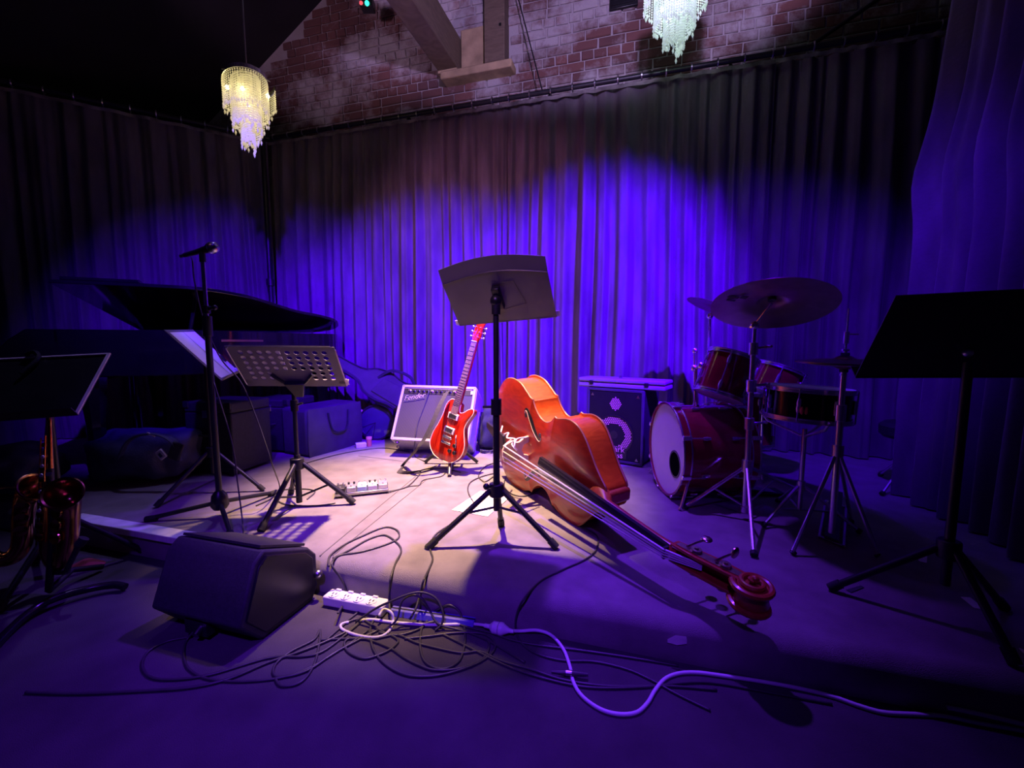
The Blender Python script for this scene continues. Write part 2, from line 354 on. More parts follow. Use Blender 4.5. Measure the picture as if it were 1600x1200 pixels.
# roof timbers
tb = thing('roof_beam', 'brown timber tie beam running out from the brick gable toward the room', 'beam', M=FR @ tr((0.72, WD, 3.66)))
MB().box((0, -1.6, 0.16), (0.2, 3.2, 0.32)).build('beam', m_timber, tb, bevel=0.008)
MB().box((0, -0.06, -0.012), (0.2, 0.12, 0.026)).build('bearing_plate', m_plaster, tb, bevel=0.004)
tp = thing('wall_post', 'brown timber post standing on the stone corbel of the gable', 'post', M=FR @ tr((1.21, WD, 3.63)))
MB().box((0, -0.075, 0.8), (0.2, 0.15, 1.6)).build('post', m_timber, tp, bevel=0.008)
MB().box((0.06, -0.155, 0.3), (0.02, 0.01, 0.02)).build('bolt', m_black, tp)
cb = thing('stone_corbel', 'pale plastered stone corbel under the beam and the post', 'corbel', M=FR @ tr((1.02, WD, 3.56)))
MB().box((0, -0.08, 0.03), (0.72, 0.16, 0.07)).build('sill', m_plaster, cb, bevel=0.012)
MB().box((-0.04, -0.02, 0.27), (0.3, 0.04, 0.42)).build('plaster_patch', m_plaster, cb, bevel=0.01)
vt = thing('wall_vent', 'small black vent high in the brick gable left of the chandelier', 'vent', M=FR @ tr((2.36, WD, 3.95)))
MB().box((0, -0.02, 0.08), (0.24, 0.05, 0.2)).build('vent_box', m_black, vt, bevel=0.005)
for k in range(4): MB().box((0, -0.05, 0.01 + 0.045 * k), (0.2, 0.012, 0.012)).build('louvre', m_satin, vt)

# ------------------------------------------------------------------ curtain rail and curtains
RZ = 3.215
CORN = on_wall(-1.296, 0, 0)
CH = V((math.sin(rad(59)), math.cos(rad(59)), 0))     # heading of the slanted side rail
rail = thing('curtain_rail', 'black pipe curtain rail along the brick wall', 'rail', loc=tuple(CORN))
def rl(P): return V(P) - CORN
MB().bar(rl(on_wall(-1.3, 0, RZ)), rl(on_wall(5.0, 0, RZ)), 0.021, 10).build('rail_pipe', m_satin, rail)
for s_ in (0.35, 1.75, 3.2, 4.4):
    MB().box(rl(on_wall(s_, WD / 2, RZ)), (0.03, 0.03, 0.03)).tube([rl(on_wall(s_, 0, RZ)), rl(on_wall(s_, WD, RZ)), rl(on_wall(s_, WD, RZ - 0.14)), rl(on_wall(s_, 0.02, RZ - 0.02))], 0.011, 6).build('bracket', m_satin, rail)
rail2 = thing('curtain_rail', 'black pipe rail of the slanted side curtain at left', 'rail', loc=tuple(CORN))
MB().bar(rl(CORN + V((0, 0, RZ))), rl(CORN - CH * 3.2 + V((0, 0, RZ))), 0.021, 10).build('rail_pipe', m_satin, rail2)
up = thing('pipe_upright', 'dark pipe upright with a collar at the curtain corner', 'pole', loc=tuple(CORN + V((0.03, -0.20, S))))
MB().bar((0, 0, 0), (0, 0, RZ - S + 0.02), 0.024, 12).build('pole', m_satin, up)
b = MB().cyl((0, 0, 1.5), 0.04, 0.07, 14); b.build('collar', m_black, up)
MB().cyl((0, 0, 0), 0.16, 0.012, 20).build('base_plate', m_black, up)

def curtain(name, label, P0, D, s_a, s_b, z0, z1, amp, seed, flare=None, off=0.0, hooks=True, group=None):
    r = random.Random(seed); ph = [r.uniform(0, 6.28) for _ in range(8)]; Q = D.cross(V((0, 0, 1))) * -1   # Q: away from the room
    root = thing(name, label, 'curtain', loc=tuple(P0 + D * s_a + V((0, 0, z0))), group=group); base = P0 + D * s_a + V((0, 0, z0))
    nu = int((s_b - s_a) / 0.0085); nv = 34
    edges = [s_a - 0.3]; heights = []
    while edges[-1] < s_b + 0.3: edges.append(edges[-1] + r.choice((0.075, 0.1, 0.12, 0.14, 0.17, 0.21)) * r.uniform(0.85, 1.15)); heights.append(r.uniform(0.55, 1.35))
    heights.append(1.0)
    def pleat(q):
        k = 0
        while k < len(edges) - 2 and edges[k + 1] < q: k += 1
        t = (q - edges[k]) / (edges[k + 1] - edges[k]); hgt = heights[k] * min(1.2, (edges[k + 1] - edges[k]) / 0.12)
        return hgt * (0.5 - 0.5 * math.cos(2 * PI * t)) ** 0.8
    def fn(u, v):
        s = s_a + (s_b - s_a) * u; z = z0 + (z1 - z0) * v; h = 1 - v
        q = s + 0.030 * h * math.sin(z * 0.9 + s * 2.3 + ph[6]) + 0.008 * math.sin(z * 2.4 + s * 5 + ph[7]) * h
        a = amp * (0.45 + 0.55 * min(1, h * 2.2) ** 0.7)
        d = -2.0 * a * pleat(q) - 0.35 * a * math.sin(q * 95 + 1.5 * math.sin(q * 11 + ph[3]) + z * 0.6) * (0.4 + 0.6 * h) - 0.5 * a * math.sin(q * 6.5 + z * 0.7 + ph[4]) * h
        s2 = s
        if flare: s2, d = flare(u, z, s, d)
        return P0 + D * s2 + Q * (d + off + amp) + V((0, 0, z)) - base
    MB().grid(fn, nu, nv).build('cloth', m_curtain, root, ang=180)
    if hooks:
        k = s_a + 0.06
        while k < s_b - 0.02:
            p = P0 + D * k + V((0, 0, 0)) - base
            ringpts = [p + V((0, 0, RZ)) + V((0, 0, 0.029 * math.sin(t))) + Q * 0.029 * math.cos(t) for t in [2 * PI * i / 12 for i in range(12)]]
            MB().tube(ringpts, 0.006, 5, closed=True).bar(p + V((0, 0, RZ - 0.03)), p + V((0, 0, z1 - 0.03)), 0.004, 5).build('hook', m_steel, root)
            k += 0.19
        MB().grid(lambda u, v: P0 + D * (s_a + (s_b - s_a) * u) + Q * (-0.028 + 0.004 * math.sin(u * 90)) + V((0, 0, z1 - 0.01 - 0.03 * v - 0.008 * math.sin(u * 37) ** 2)) - base, 90, 1).build('header_tape', m_tape, root)
    return root
m_tape = mat('pale_header_tape', (0.16, 0.145, 0.14), 0.8, var=0.7, scale=9)
ZT = 3.175
curtain('stage_curtain', 'grey violet velvet curtain panel behind the electric guitar and combo amplifier', C0, U, -1.30, 1.36, S + 0.01, ZT, 0.036, 11)
curtain('stage_curtain', 'grey violet velvet curtain panel behind the double bass and bass amplifier', C0, U, 1.33, 3.52, S + 0.01, ZT, 0.038, 23)
curtain('stage_curtain', 'dim grey violet curtain panel at the far right of the back rail', C0, U, 3.50, 4.95, S + 0.01, ZT, 0.036, 37, off=0.04)
curtain('side_curtain', 'slanted side curtain panel at left behind the grand piano', CORN, CH, -3.1, -0.03, S + 0.01, ZT, 0.036, 41)
RC = V((2.36, 2.45, 0))
def bulge(u, z, s, d):
    e = 1 - u
    return s + e ** 2 * (0.10 * math.exp(-((z - 2.05) / 0.16) ** 2) + 0.03 * (2.5 - z)) * 1.0, d * (0.6 + 0.4 * u) - 0.0
curtain('side_curtain', 'violet lit side curtain hanging at the right edge of the stage', RC, -N, 0.0, 2.0, S + 0.01, 3.3, 0.05, 57, hooks=False, flare=lambda u, z, s, d: (s - (1 - u) ** 2 * (0.09 * math.exp(-((z - 1.95) / 0.22) ** 2) + 0.015 * (3.0 - z)), d))

# wires on the gable
p0, p1 = on_wall((on_plane(848, 140, C0, N) - C0).dot(U), 0, RZ), on_plane(800, -40, C0 + N * 0.15, N)
o = MB().bar(V((0, 0, 0)), p1 - p0, 0.006, 6).build('hanging_wire', m_black); o.location = p0; tag(o, 'thin black wire running up the bricks from the curtain rail', 'wire')
p0, p1 = on_wall((on_plane(1262, 72, C0, N) - C0).dot(U), 0, RZ), on_plane(1400, -20, C0 + N * 0.1, N)
o = MB().bar(V((0, 0, 0)), p1 - p0, 0.015, 8).build('stay_rod', m_black); o.location = p0; tag(o, 'black stay rod slanting up from the rail right of the chandelier', 'rod')

# ================================================================== CHANDELIERS
def chandelier(label, loc, R, light_col, power, hang, seed, tops):
    root = thing('chandelier', label, 'chandelier', loc=loc, group='crystal chandeliers')
    r = random.Random(seed)
    m_cry = bpy.data.materials.new('crystal_bead'); m_cry.use_nodes = True; nt = m_cry.node_tree; pb = nt.nodes['Principled BSDF']
    nz = nt.nodes.new('ShaderNodeTexNoise'); nz.inputs['Scale'].default_value = 60
    rp = nt.nodes.new('ShaderNodeValToRGB'); rp.color_ramp.elements[0].color = (0.62, 0.62, 0.64, 1); rp.color_ramp.elements[1].color = (0.95, 0.95, 0.97, 1)
    nt.links.new(nz.outputs['Fac'], rp.inputs[0]); nt.links.new(rp.outputs[0], pb.inputs['Base Color']); pb.inputs['Roughness'].default_value = 0.12
    pb.inputs['Emission Color'].default_value = (*light_col, 1); pb.inputs['Emission Strength'].default_value = 0.36      # added glow: beads emit in place of scattered bulb light
    tl = nt.nodes.new('ShaderNodeBsdfTranslucent'); tl.inputs[0].default_value = (0.9, 0.9, 0.92, 1); ms = nt.nodes.new('ShaderNodeMixShader'); ms.inputs[0].default_value = 0.55
    nt.links.new(pb.outputs[0], ms.inputs[1]); nt.links.new(tl.outputs[0], ms.inputs[2]); nt.links.new(ms.outputs[0], nt.nodes['Material Output'].inputs[0])
    # spiral frame: a strip whose height rises as it winds in
    turns, n = 3.1, 170
    frame = []
    for i in range(n):
        t = i / (n - 1); a = 2 * PI * turns * t + 0.6; rr = R * (1 - 0.86 * t)
        frame.append(V((rr * math.cos(a), rr * math.sin(a), tops(a, t))))
    b = MB()
    for i in range(n - 1):
        p, q = frame[i], frame[i + 1]; k = V((0, 0, 0.03)); w_ = (q - p).cross(V((0, 0, 1))).normalized() * 0.002
        b.add([p - w_, q - w_, q - w_ + k, p - w_ + k, p + w_, q + w_, q + w_ + k, p + w_ + k], [(0, 1, 2, 3), (5, 4, 7, 6), (3, 2, 6, 7), (1, 0, 4, 5)])
    b.build('spiral_frame', m_chrome, root)
    b = MB(); b.bar((0, 0, 0.0), (0, 0, hang), 0.006, 6)
    for k in range(3):
        a = 2 * PI * k / 3; b.bar((0, 0, 0.1), (R * 0.95 * math.cos(a), R * 0.95 * math.sin(a), 0.0), 0.003, 5)
    b.build('hanging_rod', m_steel, root)
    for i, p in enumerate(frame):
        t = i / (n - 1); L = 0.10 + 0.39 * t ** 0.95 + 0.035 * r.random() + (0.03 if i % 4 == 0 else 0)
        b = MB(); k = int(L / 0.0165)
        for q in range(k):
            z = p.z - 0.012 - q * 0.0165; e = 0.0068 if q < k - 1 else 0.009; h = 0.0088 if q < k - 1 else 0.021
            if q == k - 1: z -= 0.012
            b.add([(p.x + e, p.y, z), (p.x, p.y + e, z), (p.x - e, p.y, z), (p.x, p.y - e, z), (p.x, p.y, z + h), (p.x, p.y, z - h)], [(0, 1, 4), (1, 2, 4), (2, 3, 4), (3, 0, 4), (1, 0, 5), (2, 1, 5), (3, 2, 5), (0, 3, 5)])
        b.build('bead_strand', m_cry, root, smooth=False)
    m_bulb = mat('glowing_bulb', (1, 0.9, 0.7), 0.4, emit=light_col, estr=30)
    for k, (q, z) in enumerate(((0.0, -0.17), (0.72, -0.10), (0.72, -0.06), (0.72, -0.12), (0.72, -0.08), (0.4, -0.22))):
        a = 2 * PI * k / 4 + 0.3; x, y = R * q * math.cos(a), R * q * math.sin(a)
        MB().ball((x, y, z), 0.014, 10).build('bulb', m_bulb, root)
        l = bpy.data.lights.new('chandelier_lamp', 'POINT'); l.energy = power / 6; l.color = light_col; l.shadow_soft_size = 0.03
        o = bpy.data.objects.new('chandelier_lamp', l); col.objects.link(o); o.parent = root; o.location = (x, y, z - 0.035)
    return root
ca = at(386, 128, 3.4)
chandelier('smaller warm yellow crystal chandelier hanging at left before the dark ceiling', tuple(ca), 0.185, (1.0, 0.80, 0.30), 0.8, 1.6, 5, lambda a, t: 0.03 * math.sin(a * 1.0 + 2.2) - 0.01 + 0.03 * t)
cb_ = at(1060, -40, 3.05)
chandelier('cool white crystal chandelier hanging at the top edge above the bass amplifier', tuple(cb_), 0.235, (0.72, 1.0, 0.82), 1.2, 1.2, 9, lambda a, t: 0.02 * math.sin(a + 1.2) + 0.02 * t)
lz = thing('effect_light', 'tiny red and green effect light at the top left of the bricks', 'light', loc=tuple(at(572, 12, 4.3)))
MB().box((0, 0.05, 0.06), (0.12, 0.1, 0.09)).build('housing', m_black, lz, bevel=0.006)
MB().ball((0.012, -0.005, 0.035), 0.022, 12).build('green_lens', mat('green_lens_glow', (0.1, 0.9, 0.6), 0.3, emit=(0.05, 1, 0.65), estr=1.5), lz, label='glowing green lens')
MB().ball((-0.045, 0.0, 0.04), 0.018, 12).build('red_lens', mat('red_lens_glow', (0.9, 0.2, 0.2), 0.3, emit=(1, 0.1, 0.12), estr=0.9), lz, label='glowing red lens')
MB().bar((0, 0.05, 0.1), (0, 0.05, 0.6), 0.012, 8).build('bracket', m_black, lz)

# ================================================================== MUSIC STANDS
def board_M(c, yaw, tilt, roll): return tr(c) @ rot('Z', yaw) @ rot('X', tilt) @ rot('Y', roll)
def tripod_parts(root, hub, feet, r=0.012, hub_r=0.03, m=m_satin, foot_m=m_rubber, lower=None, strut=0.5):
    hub = V(hub)
    MB().cyl(hub - V((0, 0, 0.03)), hub_r, 0.06, 14).build('hub', m, root, bevel=0.004)
    for f in feet:
        f = V(f); d = V((f.x - hub.x, f.y - hub.y, 0)).normalized()
        p0 = hub + d * hub_r * 0.8
        MB().bar(p0, f + V((0, 0, r)), r, 10).build('leg', m, root)
        dd = (f - p0).normalized(); MB().bar(f + V((0, 0, r)) - dd * 0.035, f + V((0, 0, r)) + dd * 0.006, r * 1.35, 10).build('foot', foot_m, root)
        if lower is not None: MB().bar(V((hub.x, hub.y, lower)), p0.lerp(f, strut) + V((0, 0, r)), r * 0.45, 6).build('strut', m, root)

# centre stand with a solid desk, seen from behind
cs = V((-0.07, 1.86, S))
st = thing('music_stand', 'tall black music stand with a solid curved desk at centre stage', 'music stand', loc=tuple(cs))
feet = [fl(672, 857) - cs, fl(868, 858) - cs, fl(783, 822) - cs]
tripod_parts(st, (0, 0, 0.235), feet, 0.0125, 0.034, lower=0.155, strut=0.46)
MB().bar((0, 0, 0.14), (0, 0, 0.62), 0.0155, 14).build('lower_tube', m_satin, st)
MB().bar((0, 0, 0.55), (0.0, 0.0, 1.10), 0.0125, 14).build('upper_tube', m_satin, st)
MB().cyl((0, 0, 0.58), 0.024, 0.07, 14).bar((0, 0, 0.615), (-0.06, -0.01, 0.615), 0.006, 8).build('height_clamp', m_black, st)
MB().ball((-0.045, -0.03, 0.26), 0.015, 10).bar((0, 0, 0.25), (-0.045, -0.03, 0.26), 0.006).build('hub_knob', m_black, st)
dc = V((-0.0597, 1.8815, 1.2371)) - cs; DM = board_M(dc, -12, 41.7, -5.65); W_, H_ = 0.47, 0.30
# desk plate with an arched top edge and a folded upper lip
b = MB(); nx = 20
def deskpt(i, z, y): x = -W_ / 2 + W_ * i / nx; return (x, y, z)
for (za, zb, ya, yb) in ((-H_ / 2, 0.085, 0.0, 0.0), (0.085, 0.15, 0.0, 0.012)):
    vs = []
    for i in range(nx + 1):
        arch = 0.035 * math.sin(PI * i / nx)
        for z, y in ((za, ya), (zb, yb)):
            k = arch if z > 0 else 0
            vs += [deskpt(i, z + k, y - 0.0012), deskpt(i, z + k, y + 0.0012)]
    fs = []
    for i in range(nx):
        a = i * 4; c = a + 4; fs += [(a, c, c + 2, a + 2), (a + 1, a + 3, c + 3, c + 1), (a + 2, c + 2, c + 3, a + 3), (a, a + 1, c + 1, c)]
    b.add(vs, fs, DM)
desk = b.build('desk', m_desk, st)
b = MB()
b.tube([DM @ V((-W_ / 2 + W_ * i / nx, -0.003, 0.085 + 0.035 * math.sin(PI * i / nx))) for i in range(nx + 1)], 0.0022, 6); b.build('fold_line', m_steel, desk)
MB().box((0, 0.02, -H_ / 2 + 0.004), (W_, 0.045, 0.003), DM).build('ledge', m_desk, desk)
MB().tube([DM @ V(p) for p in ((-0.01, -0.004, 0.06), (0.085, -0.004, 0.065), (0.115, -0.004, -0.055), (0.01, -0.004, -0.075))], 0.0012, 5).build('stiffening_crease', m_black, desk)
MB().box((0, -0.014, -0.005), (0.036, 0.03, 0.11), DM).build('desk_bracket', m_black, st, bevel=0.004)
MB().ball((0.0, 0.0, 1.08), 0.026, 12).bar((0.0, -0.0, 1.08), tuple(DM @ V((0, -0.02, -0.02))), 0.014, 10).build('tilt_joint', m_black, st)
MB().cyl((0, 0, 1.02), 0.019, 0.05, 12).build('collar', m_satin, st)
for sx, w_ in ((-1, 0.016), (1, 0.012)):
    MB().box((sx * (W_ / 2 + 0.006), 0.02, -H_ / 2 + 0.014), (w_ + 0.006, 0.003, 0.028), DM @ tr((0, -0.012, 0)) @ rot('X', 0)).build('white_corner_tag', m_paper, st, label='white paper corner poking past the desk')

# perforated stand
ps = V((-1.155, 2.14, S)); base = fl(468, 790); ps = V((base.x, base.y, S))
st = thing('music_stand', 'black orchestra music stand with a perforated desk beside the microphone stand', 'music stand', loc=tuple(ps))
feet = [fl(408, 832) - ps, fl(552, 788) - ps, fl(455, 772) - ps]
hubz = at(466, 724, base.y).z - S
tripod_parts(st, (0, 0, hubz), feet, 0.013, 0.036, lower=0.05, strut=0.55)
dcw = V((-1.1095, 2.1022, 0.907)); dc = dcw - ps
MB().bar((0, 0, 0.02), (0, 0, hubz + 0.05), 0.016, 12).build('lower_tube', m_satin, st)
top = V((0.0, 0.0, dc.z - 0.09))
MB().bar((0, 0, hubz), top, 0.0115, 12).build('upper_tube', m_satin, st)
MB().cyl((0, 0, 0.53), 0.02, 0.06, 12).bar((0, 0, 0.56), (0.05, -0.01, 0.575), 0.006, 8).build('height_clamp', m_black, st)
DM2 = board_M(dc, 3.9, 42.0, 1.05); W2, H2 = 0.50, 0.28
b = MB(); NC, NR = 10, 6; mx_, mz_ = 0.035, 0.022; cw, chh = (W2 - 2 * mx_) / NC, (H2 - 2 * mz_ - 0.02) / NR; hr = 0.0135
for yy, flip in ((-0.001, False), (0.001, True)):
    for i in range(NC):
        for j in range(NR):
            cx, cz = -W2 / 2 + mx_ + cw * (i + 0.5), -H2 / 2 + mz_ + 0.02 + chh * (j + 0.5)
            if j < 2 and 3 <= i <= 6:
                vs = [(cx - cw / 2, yy, cz - chh / 2), (cx + cw / 2, yy, cz - chh / 2), (cx + cw / 2, yy, cz + chh / 2), (cx - cw / 2, yy, cz + chh / 2)]
                b.add(vs, [(0, 1, 2, 3)], DM2); continue
            sq = [(1, 0), (1, 1), (0, 1), (-1, 1), (-1, 0), (-1, -1), (0, -1), (1, -1)]
            vs = [(cx + p * cw / 2, yy, cz + q * chh / 2) for p, q in sq] + [(cx + hr * math.cos(PI / 4 * k), yy, cz + hr * 0.95 * math.sin(PI / 4 * k)) for k in range(8)]
            fs = [(k, (k + 1) % 8, 8 + (k + 1) % 8, 8 + k) for k in range(8)]
            b.add(vs, fs, DM2)
            if not flip:
                vs2 = [(cx + hr * math.cos(PI / 4 * k), y_, cz + hr * 0.95 * math.sin(PI / 4 * k)) for y_ in (-0.001, 0.001) for k in range(8)]
                b.add(vs2, [(k, (k + 1) % 8, 8 + (k + 1) % 8, 8 + k) for k in range(8)], DM2)
b.box((0, 0, H2 / 2 - mz_ / 2), (W2, 0.002, mz_), DM2).box((0, 0, -H2 / 2 + (mz_ + 0.02) / 2), (W2, 0.002, mz_ + 0.02), DM2)
for sx in (-1, 1): b.box((sx * (W2 / 2 - mx_ / 2), 0, 0), (mx_, 0.002, H2 - 2 * mz_ + 0.0), DM2)
desk = b.build('perforated_desk', m_desk, st, smooth=False)
MB().tube([DM2 @ V(p) for p in ((-W2 / 2, 0, -H2 / 2 + .01), (-W2 / 2, 0, H2 / 2 - 0.02), (-W2 / 2 + 0.02, 0, H2 / 2), (W2 / 2 - 0.02, 0, H2 / 2), (W2 / 2, 0, H2 / 2 - 0.02), (W2 / 2, 0, -H2 / 2 + .01))], 0.0035, 6).build('rolled_rim', m_steel, desk)
MB().box((0, 0.025, -H2 / 2), (W2, 0.05, 0.003), DM2).build('ledge', m_desk, desk)
b = MB()
for sx in (-1, 1): b.tube(spline([DM2 @ V((0.0, -0.02, -0.13)), DM2 @ V((sx * 0.05, -0.014, -0.10)), DM2 @ V((sx * 0.085, -0.012, -0.06)), DM2 @ V((sx * 0.10, -0.006, -0.045))], 5), 0.009, 8)
b.build('support_arms', m_black, st)
MB().prism([(-0.05, 0.0), (0.05, 0.0), (0.02, -0.10), (-0.02, -0.10)], 0.004, 0.03, DM2 @ tr((0, 0, -0.095)) @ XZ).bar(top, tuple(DM2 @ V((0, -0.016, -0.17))), 0.0145, 10).build('desk_bracket', m_black, st, bevel=0.003)
# sheets on it
DM2W = tr(ps) @ DM2
def sheet(label, M, x0, x1, z0, z1, name='sheet_music', m=m_paper, t=0.0012, cat='paper', group=None):
    o = MB().box((0, 0, 0), (x1 - x0, t, z1 - z0)).build(name, m); o.matrix_basis = M @ tr(((x0 + x1) / 2, 0, (z0 + z1) / 2)); return tag(o, label, cat, group)
sheet('white sheet music showing through the left holes of the perforated stand', DM2W @ tr((0, 0.0035, 0)), -0.235, -0.015, -H2 / 2 + 0.008, 0.128)
sheet('white sheet sticking out past the lower right corner of the perforated stand', DM2W @ tr((0, 0.0055, 0)), 0.20, 0.262, -H2 / 2 + 0.006, -H2 / 2 + 0.05)

# stand with open sheets behind the microphone stand
SM = board_M((-1.784, 2.475, 0.967), 111.7, -40.5, -2.2)
base_xy = SM @ V((0, 0.03, -0.02)); sp = V((base_xy.x, base_xy.y, S))
st = thing('music_stand', 'dark music stand holding open white sheets behind the microphone stand', 'music stand', loc=tuple(sp))
LM = tr(-sp) @ SM
MB().box((0, 0.004, 0), (0.50, 0.004, 0.36), LM).box((0, -0.02, -0.178), (0.50, 0.045, 0.004), LM).build('desk', m_desk, st, bevel=0.001)
MB().bar((0, 0, 0.12), (0, 0, 0.82), 0.012, 10).build('tube', m_satin, st)
tripod_parts(st, (0, 0, 0.25), [(0.28, 0.02, 0), (-0.15, 0.24, 0), (-0.15, -0.24, 0)], 0.011, 0.03)
sheet('left white page of open music on the dark stand by the microphone', SM, -0.225, -0.008, -0.165, 0.16)
sheet('right white page of open music on the dark stand by the microphone', SM, 0.002, 0.225, -0.165, 0.16)
o = MB().box((0, 0, 0), (0.05, 0.012, 0.03)).build('page_clip', m_white, bevel=0.003); o.matrix_basis = SM @ tr((0.205, -0.008, -0.16)); tag(o, 'pale clip holding the pages at the sheet stand edge', 'clip')
o = MB().box((0, 0, 0), (0.03, 0.012, 0.05)).build('page_clip', m_black, bevel=0.003); o.matrix_basis = SM @ tr((0.17, -0.007, -0.06)); tag(o, 'small black clip on the white pages of the sheet stand', 'clip')

# left foreground stand with pale trimmed desk
LMW = board_M((-1.945, 1.659, 0.855), 10.7, -46.2, -4.4)
bx_ = LMW @ V((0, 0.05, -0.03)); sp = V((bx_.x - 0.04, bx_.y + 0.12, 0.0))
st = thing('music_stand', 'black music stand with pale edged desk above the saxophone', 'music stand', loc=tuple(sp)); LM = tr(-sp) @ LMW
MB().box((0, 0.003, 0), (0.50, 0.004, 0.33), LM).build('desk', m_black, st)
m_edge = mat('pale_board_edge', (0.6, 0.5, 0.5), 0.7, var=0.1)
MB().box((0, -0.002, 0.162), (0.50, 0.006, 0.007), LM).box((0.245, -0.002, 0), (0.011, 0.006, 0.33), LM).build('edge_trim', m_edge, st, label='pale trim strip along the desk edge')
MB().box((0, -0.02, -0.165), (0.50, 0.045, 0.004), LM).build('ledge', m_black, st)
MB().tube(spline([LM @ V(p) for p in ((-0.04, -0.012, 0.17), (-0.01, -0.02, 0.175), (0.012, -0.016, 0.14), (-0.012, -0.012, 0.06))], 6), 0.009, 8).build('page_holder', m_satin, st)
MB().bar((0, 0, 0.1), (0, -0.0, 0.80), 0.013, 10).bar((0, 0, 0.80), tuple(LM @ V((0, 0.02, 0))), 0.013, 10).build('tube', m_satin, st)
tripod_parts(st, (0, 0, 0.26), [(0.2, 0.18, 0), (-0.25, 0.1, 0), (0.02, -0.27, 0)], 0.012, 0.03)

# right foreground stand, big dark desk
tl = at(1400, 463, 1.25); dn = (at(1340, 583, 1.45) - tl).normalized(); rt = V((1, -0.26, -0.03)); rt = (rt - dn * rt.dot(dn)).normalized(); nf = rt.cross(-dn) * -1
mid = tl + rt * 0.25 + dn * 0.17; nf = (-dn).cross(rt)
RMW = Mx(((rt.x, nf.x, -dn.x, mid.x), (rt.y, nf.y, -dn.y, mid.y), (rt.z, nf.z, -dn.z, mid.z), (0, 0, 0, 1)))
bx_ = RMW @ V((0.0, -0.03, -0.06)); sp = V((bx_.x, bx_.y, S))
st = thing('music_stand', 'large black music stand in shadow at the right edge', 'music stand', loc=tuple(sp)); LM = tr(-sp) @ RMW
MB().box((0, 0.003, 0), (0.50, 0.004, 0.34), LM).box((0, 0.025, -0.17), (0.50, 0.055, 0.004), LM).build('desk', m_black, st)
MB().ball(tuple(LM @ V((0, -0.012, -0.05))), 0.014, 12).build('desk_knob', m_steel, st)
MB().bar((0, 0, 0.12), (0, 0, 0.84), 0.013, 10).build('tube', m_satin, st)
tripod_parts(st, (0, 0, 0.24), [(-0.24, 0.16, 0), (0.26, 0.05, 0), (0.0, -0.2, 0)], 0.012, 0.03)

# ================================================================== MICROPHONE STAND
mb_ = fl(345, 808); ms_ = V((mb_.x, mb_.y, S))
hz = at(345, 780, mb_.y).z - S
st = thing('microphone_stand', 'black tripod microphone stand at the left of the stage', 'microphone stand', loc=tuple(ms_))
feet = [fl(228, 815) - ms_, fl(432, 772) - ms_, fl(362, 842) - ms_]
b = MB().lathe([(0, hz - 0.05), (0.03, hz - 0.05), (0.042, hz - 0.03), (0.036, hz + 0.02), (0.018, hz + 0.045), (0, hz + 0.045)], 16); b.build('hub', m_black, st)
for f in feet:
    d = V((f.x, f.y, 0)).normalized(); MB().bar(d * 0.03 + V((0, 0, hz - 0.02)), f + V((0, 0, 0.012)), 0.011, 10).build('leg', m_satin, st)
    MB().bar(f + V((0, 0, 0.012)) - d * 0.05 + V((0, 0, 0.004)), f + V((0, 0, 0.012)), 0.0155, 10).build('foot', m_rubber, st)
topz = at(320, 403, mb_.y).z - S
MB().bar((0, 0, hz), (0, 0, 0.98), 0.0145, 12).build('lower_tube', m_satin, st)
MB().bar((0, 0, 0.9), (0, 0, topz), 0.0095, 12).build('upper_tube', m_steel, st)
MB().cyl((0, 0, 0.93), 0.022, 0.10, 14).cyl((0, 0, 1.04), 0.018, 0.04, 14).build('clutch', m_black, st, bevel=0.003)
MB().bar((0, 0, 1.06), (0.045, -0.01, 1.07), 0.008).ball((0.05, -0.01, 1.07), 0.013, 8).build('clutch_knob', m_black, st)
MB().cyl((0, 0, topz - 0.02), 0.014, 0.045, 12).build('clip', m_black, st)
mc = ms_ + V((0, 0, topz + 0.035)); d = V((0.93, -0.30, 0.12)).normalized()
mk = thing('microphone', 'handheld vocal microphone with a silver ball grille on its stand', 'microphone', M=align(mc, d))
MB().lathe([(0, -0.12), (0.011, -0.12), (0.013, -0.03), (0.018, 0.03), (0.021, 0.045), (0, 0.045)], 16).build('handle', m_satin, mk)
MB().lathe([(0.021, 0.044), (0.0265, 0.055), (0.0275, 0.07), (0.024, 0.088), (0.014, 0.098), (0, 0.1)], 18).build('grille', m_steel, mk)
MB().lathe([(0.0275, 0.062), (0.0285, 0.066), (0.0275, 0.07)], 18).build('grille_ring', m_chrome, mk)
MB().lathe([(0, -0.15), (0.008, -0.15), (0.009, -0.118), (0, -0.118)], 12).build('plug', m_steel, mk)

# ================================================================== DOUBLE BASS (lying on its side)
BX, BY, BZ = V((0.459, -0.877, -0.142)).normalized(), None, None
BZ = V((-0.888, -0.454, -0.069)); BZ = (BZ - BX * BZ.dot(BX)).normalized(); BY = BZ.cross(BX)
BO = V((-0.106, 2.771, 0.507))
BM = Mx(((BX.x, BY.x, BZ.x, BO.x), (BX.y, BY.y, BZ.y, BO.y), (BX.z, BY.z, BZ.z, BO.z), (0, 0, 0, 1)))
bass = thing('double_bass', 'red brown double bass lying on its side on the stage', 'double bass', M=BM)
segs = [[(0, 0), (0.002, .06), (.012, .12), (.032, .185), (.07, .25), (.13, .305), (.20, .335), (.27, .342), (.34, .333), (.40, .305), (.45, .279), (.476, .276)],
        [(.476, .276), (.486, .258), (.51, .228), (.55, .200), (.59, .188), (.63, .190), (.665, .206), (.69, .230), (.703, .244)],
        [(.703, .244), (.72, .240), (.755, .250), (.80, .263), (.85, .267), (.90, .256), (.95, .222), (1.0, .165), (1.04, .115), (1.08, .075), (1.11, .05), (1.12, .03)]]
prof = []
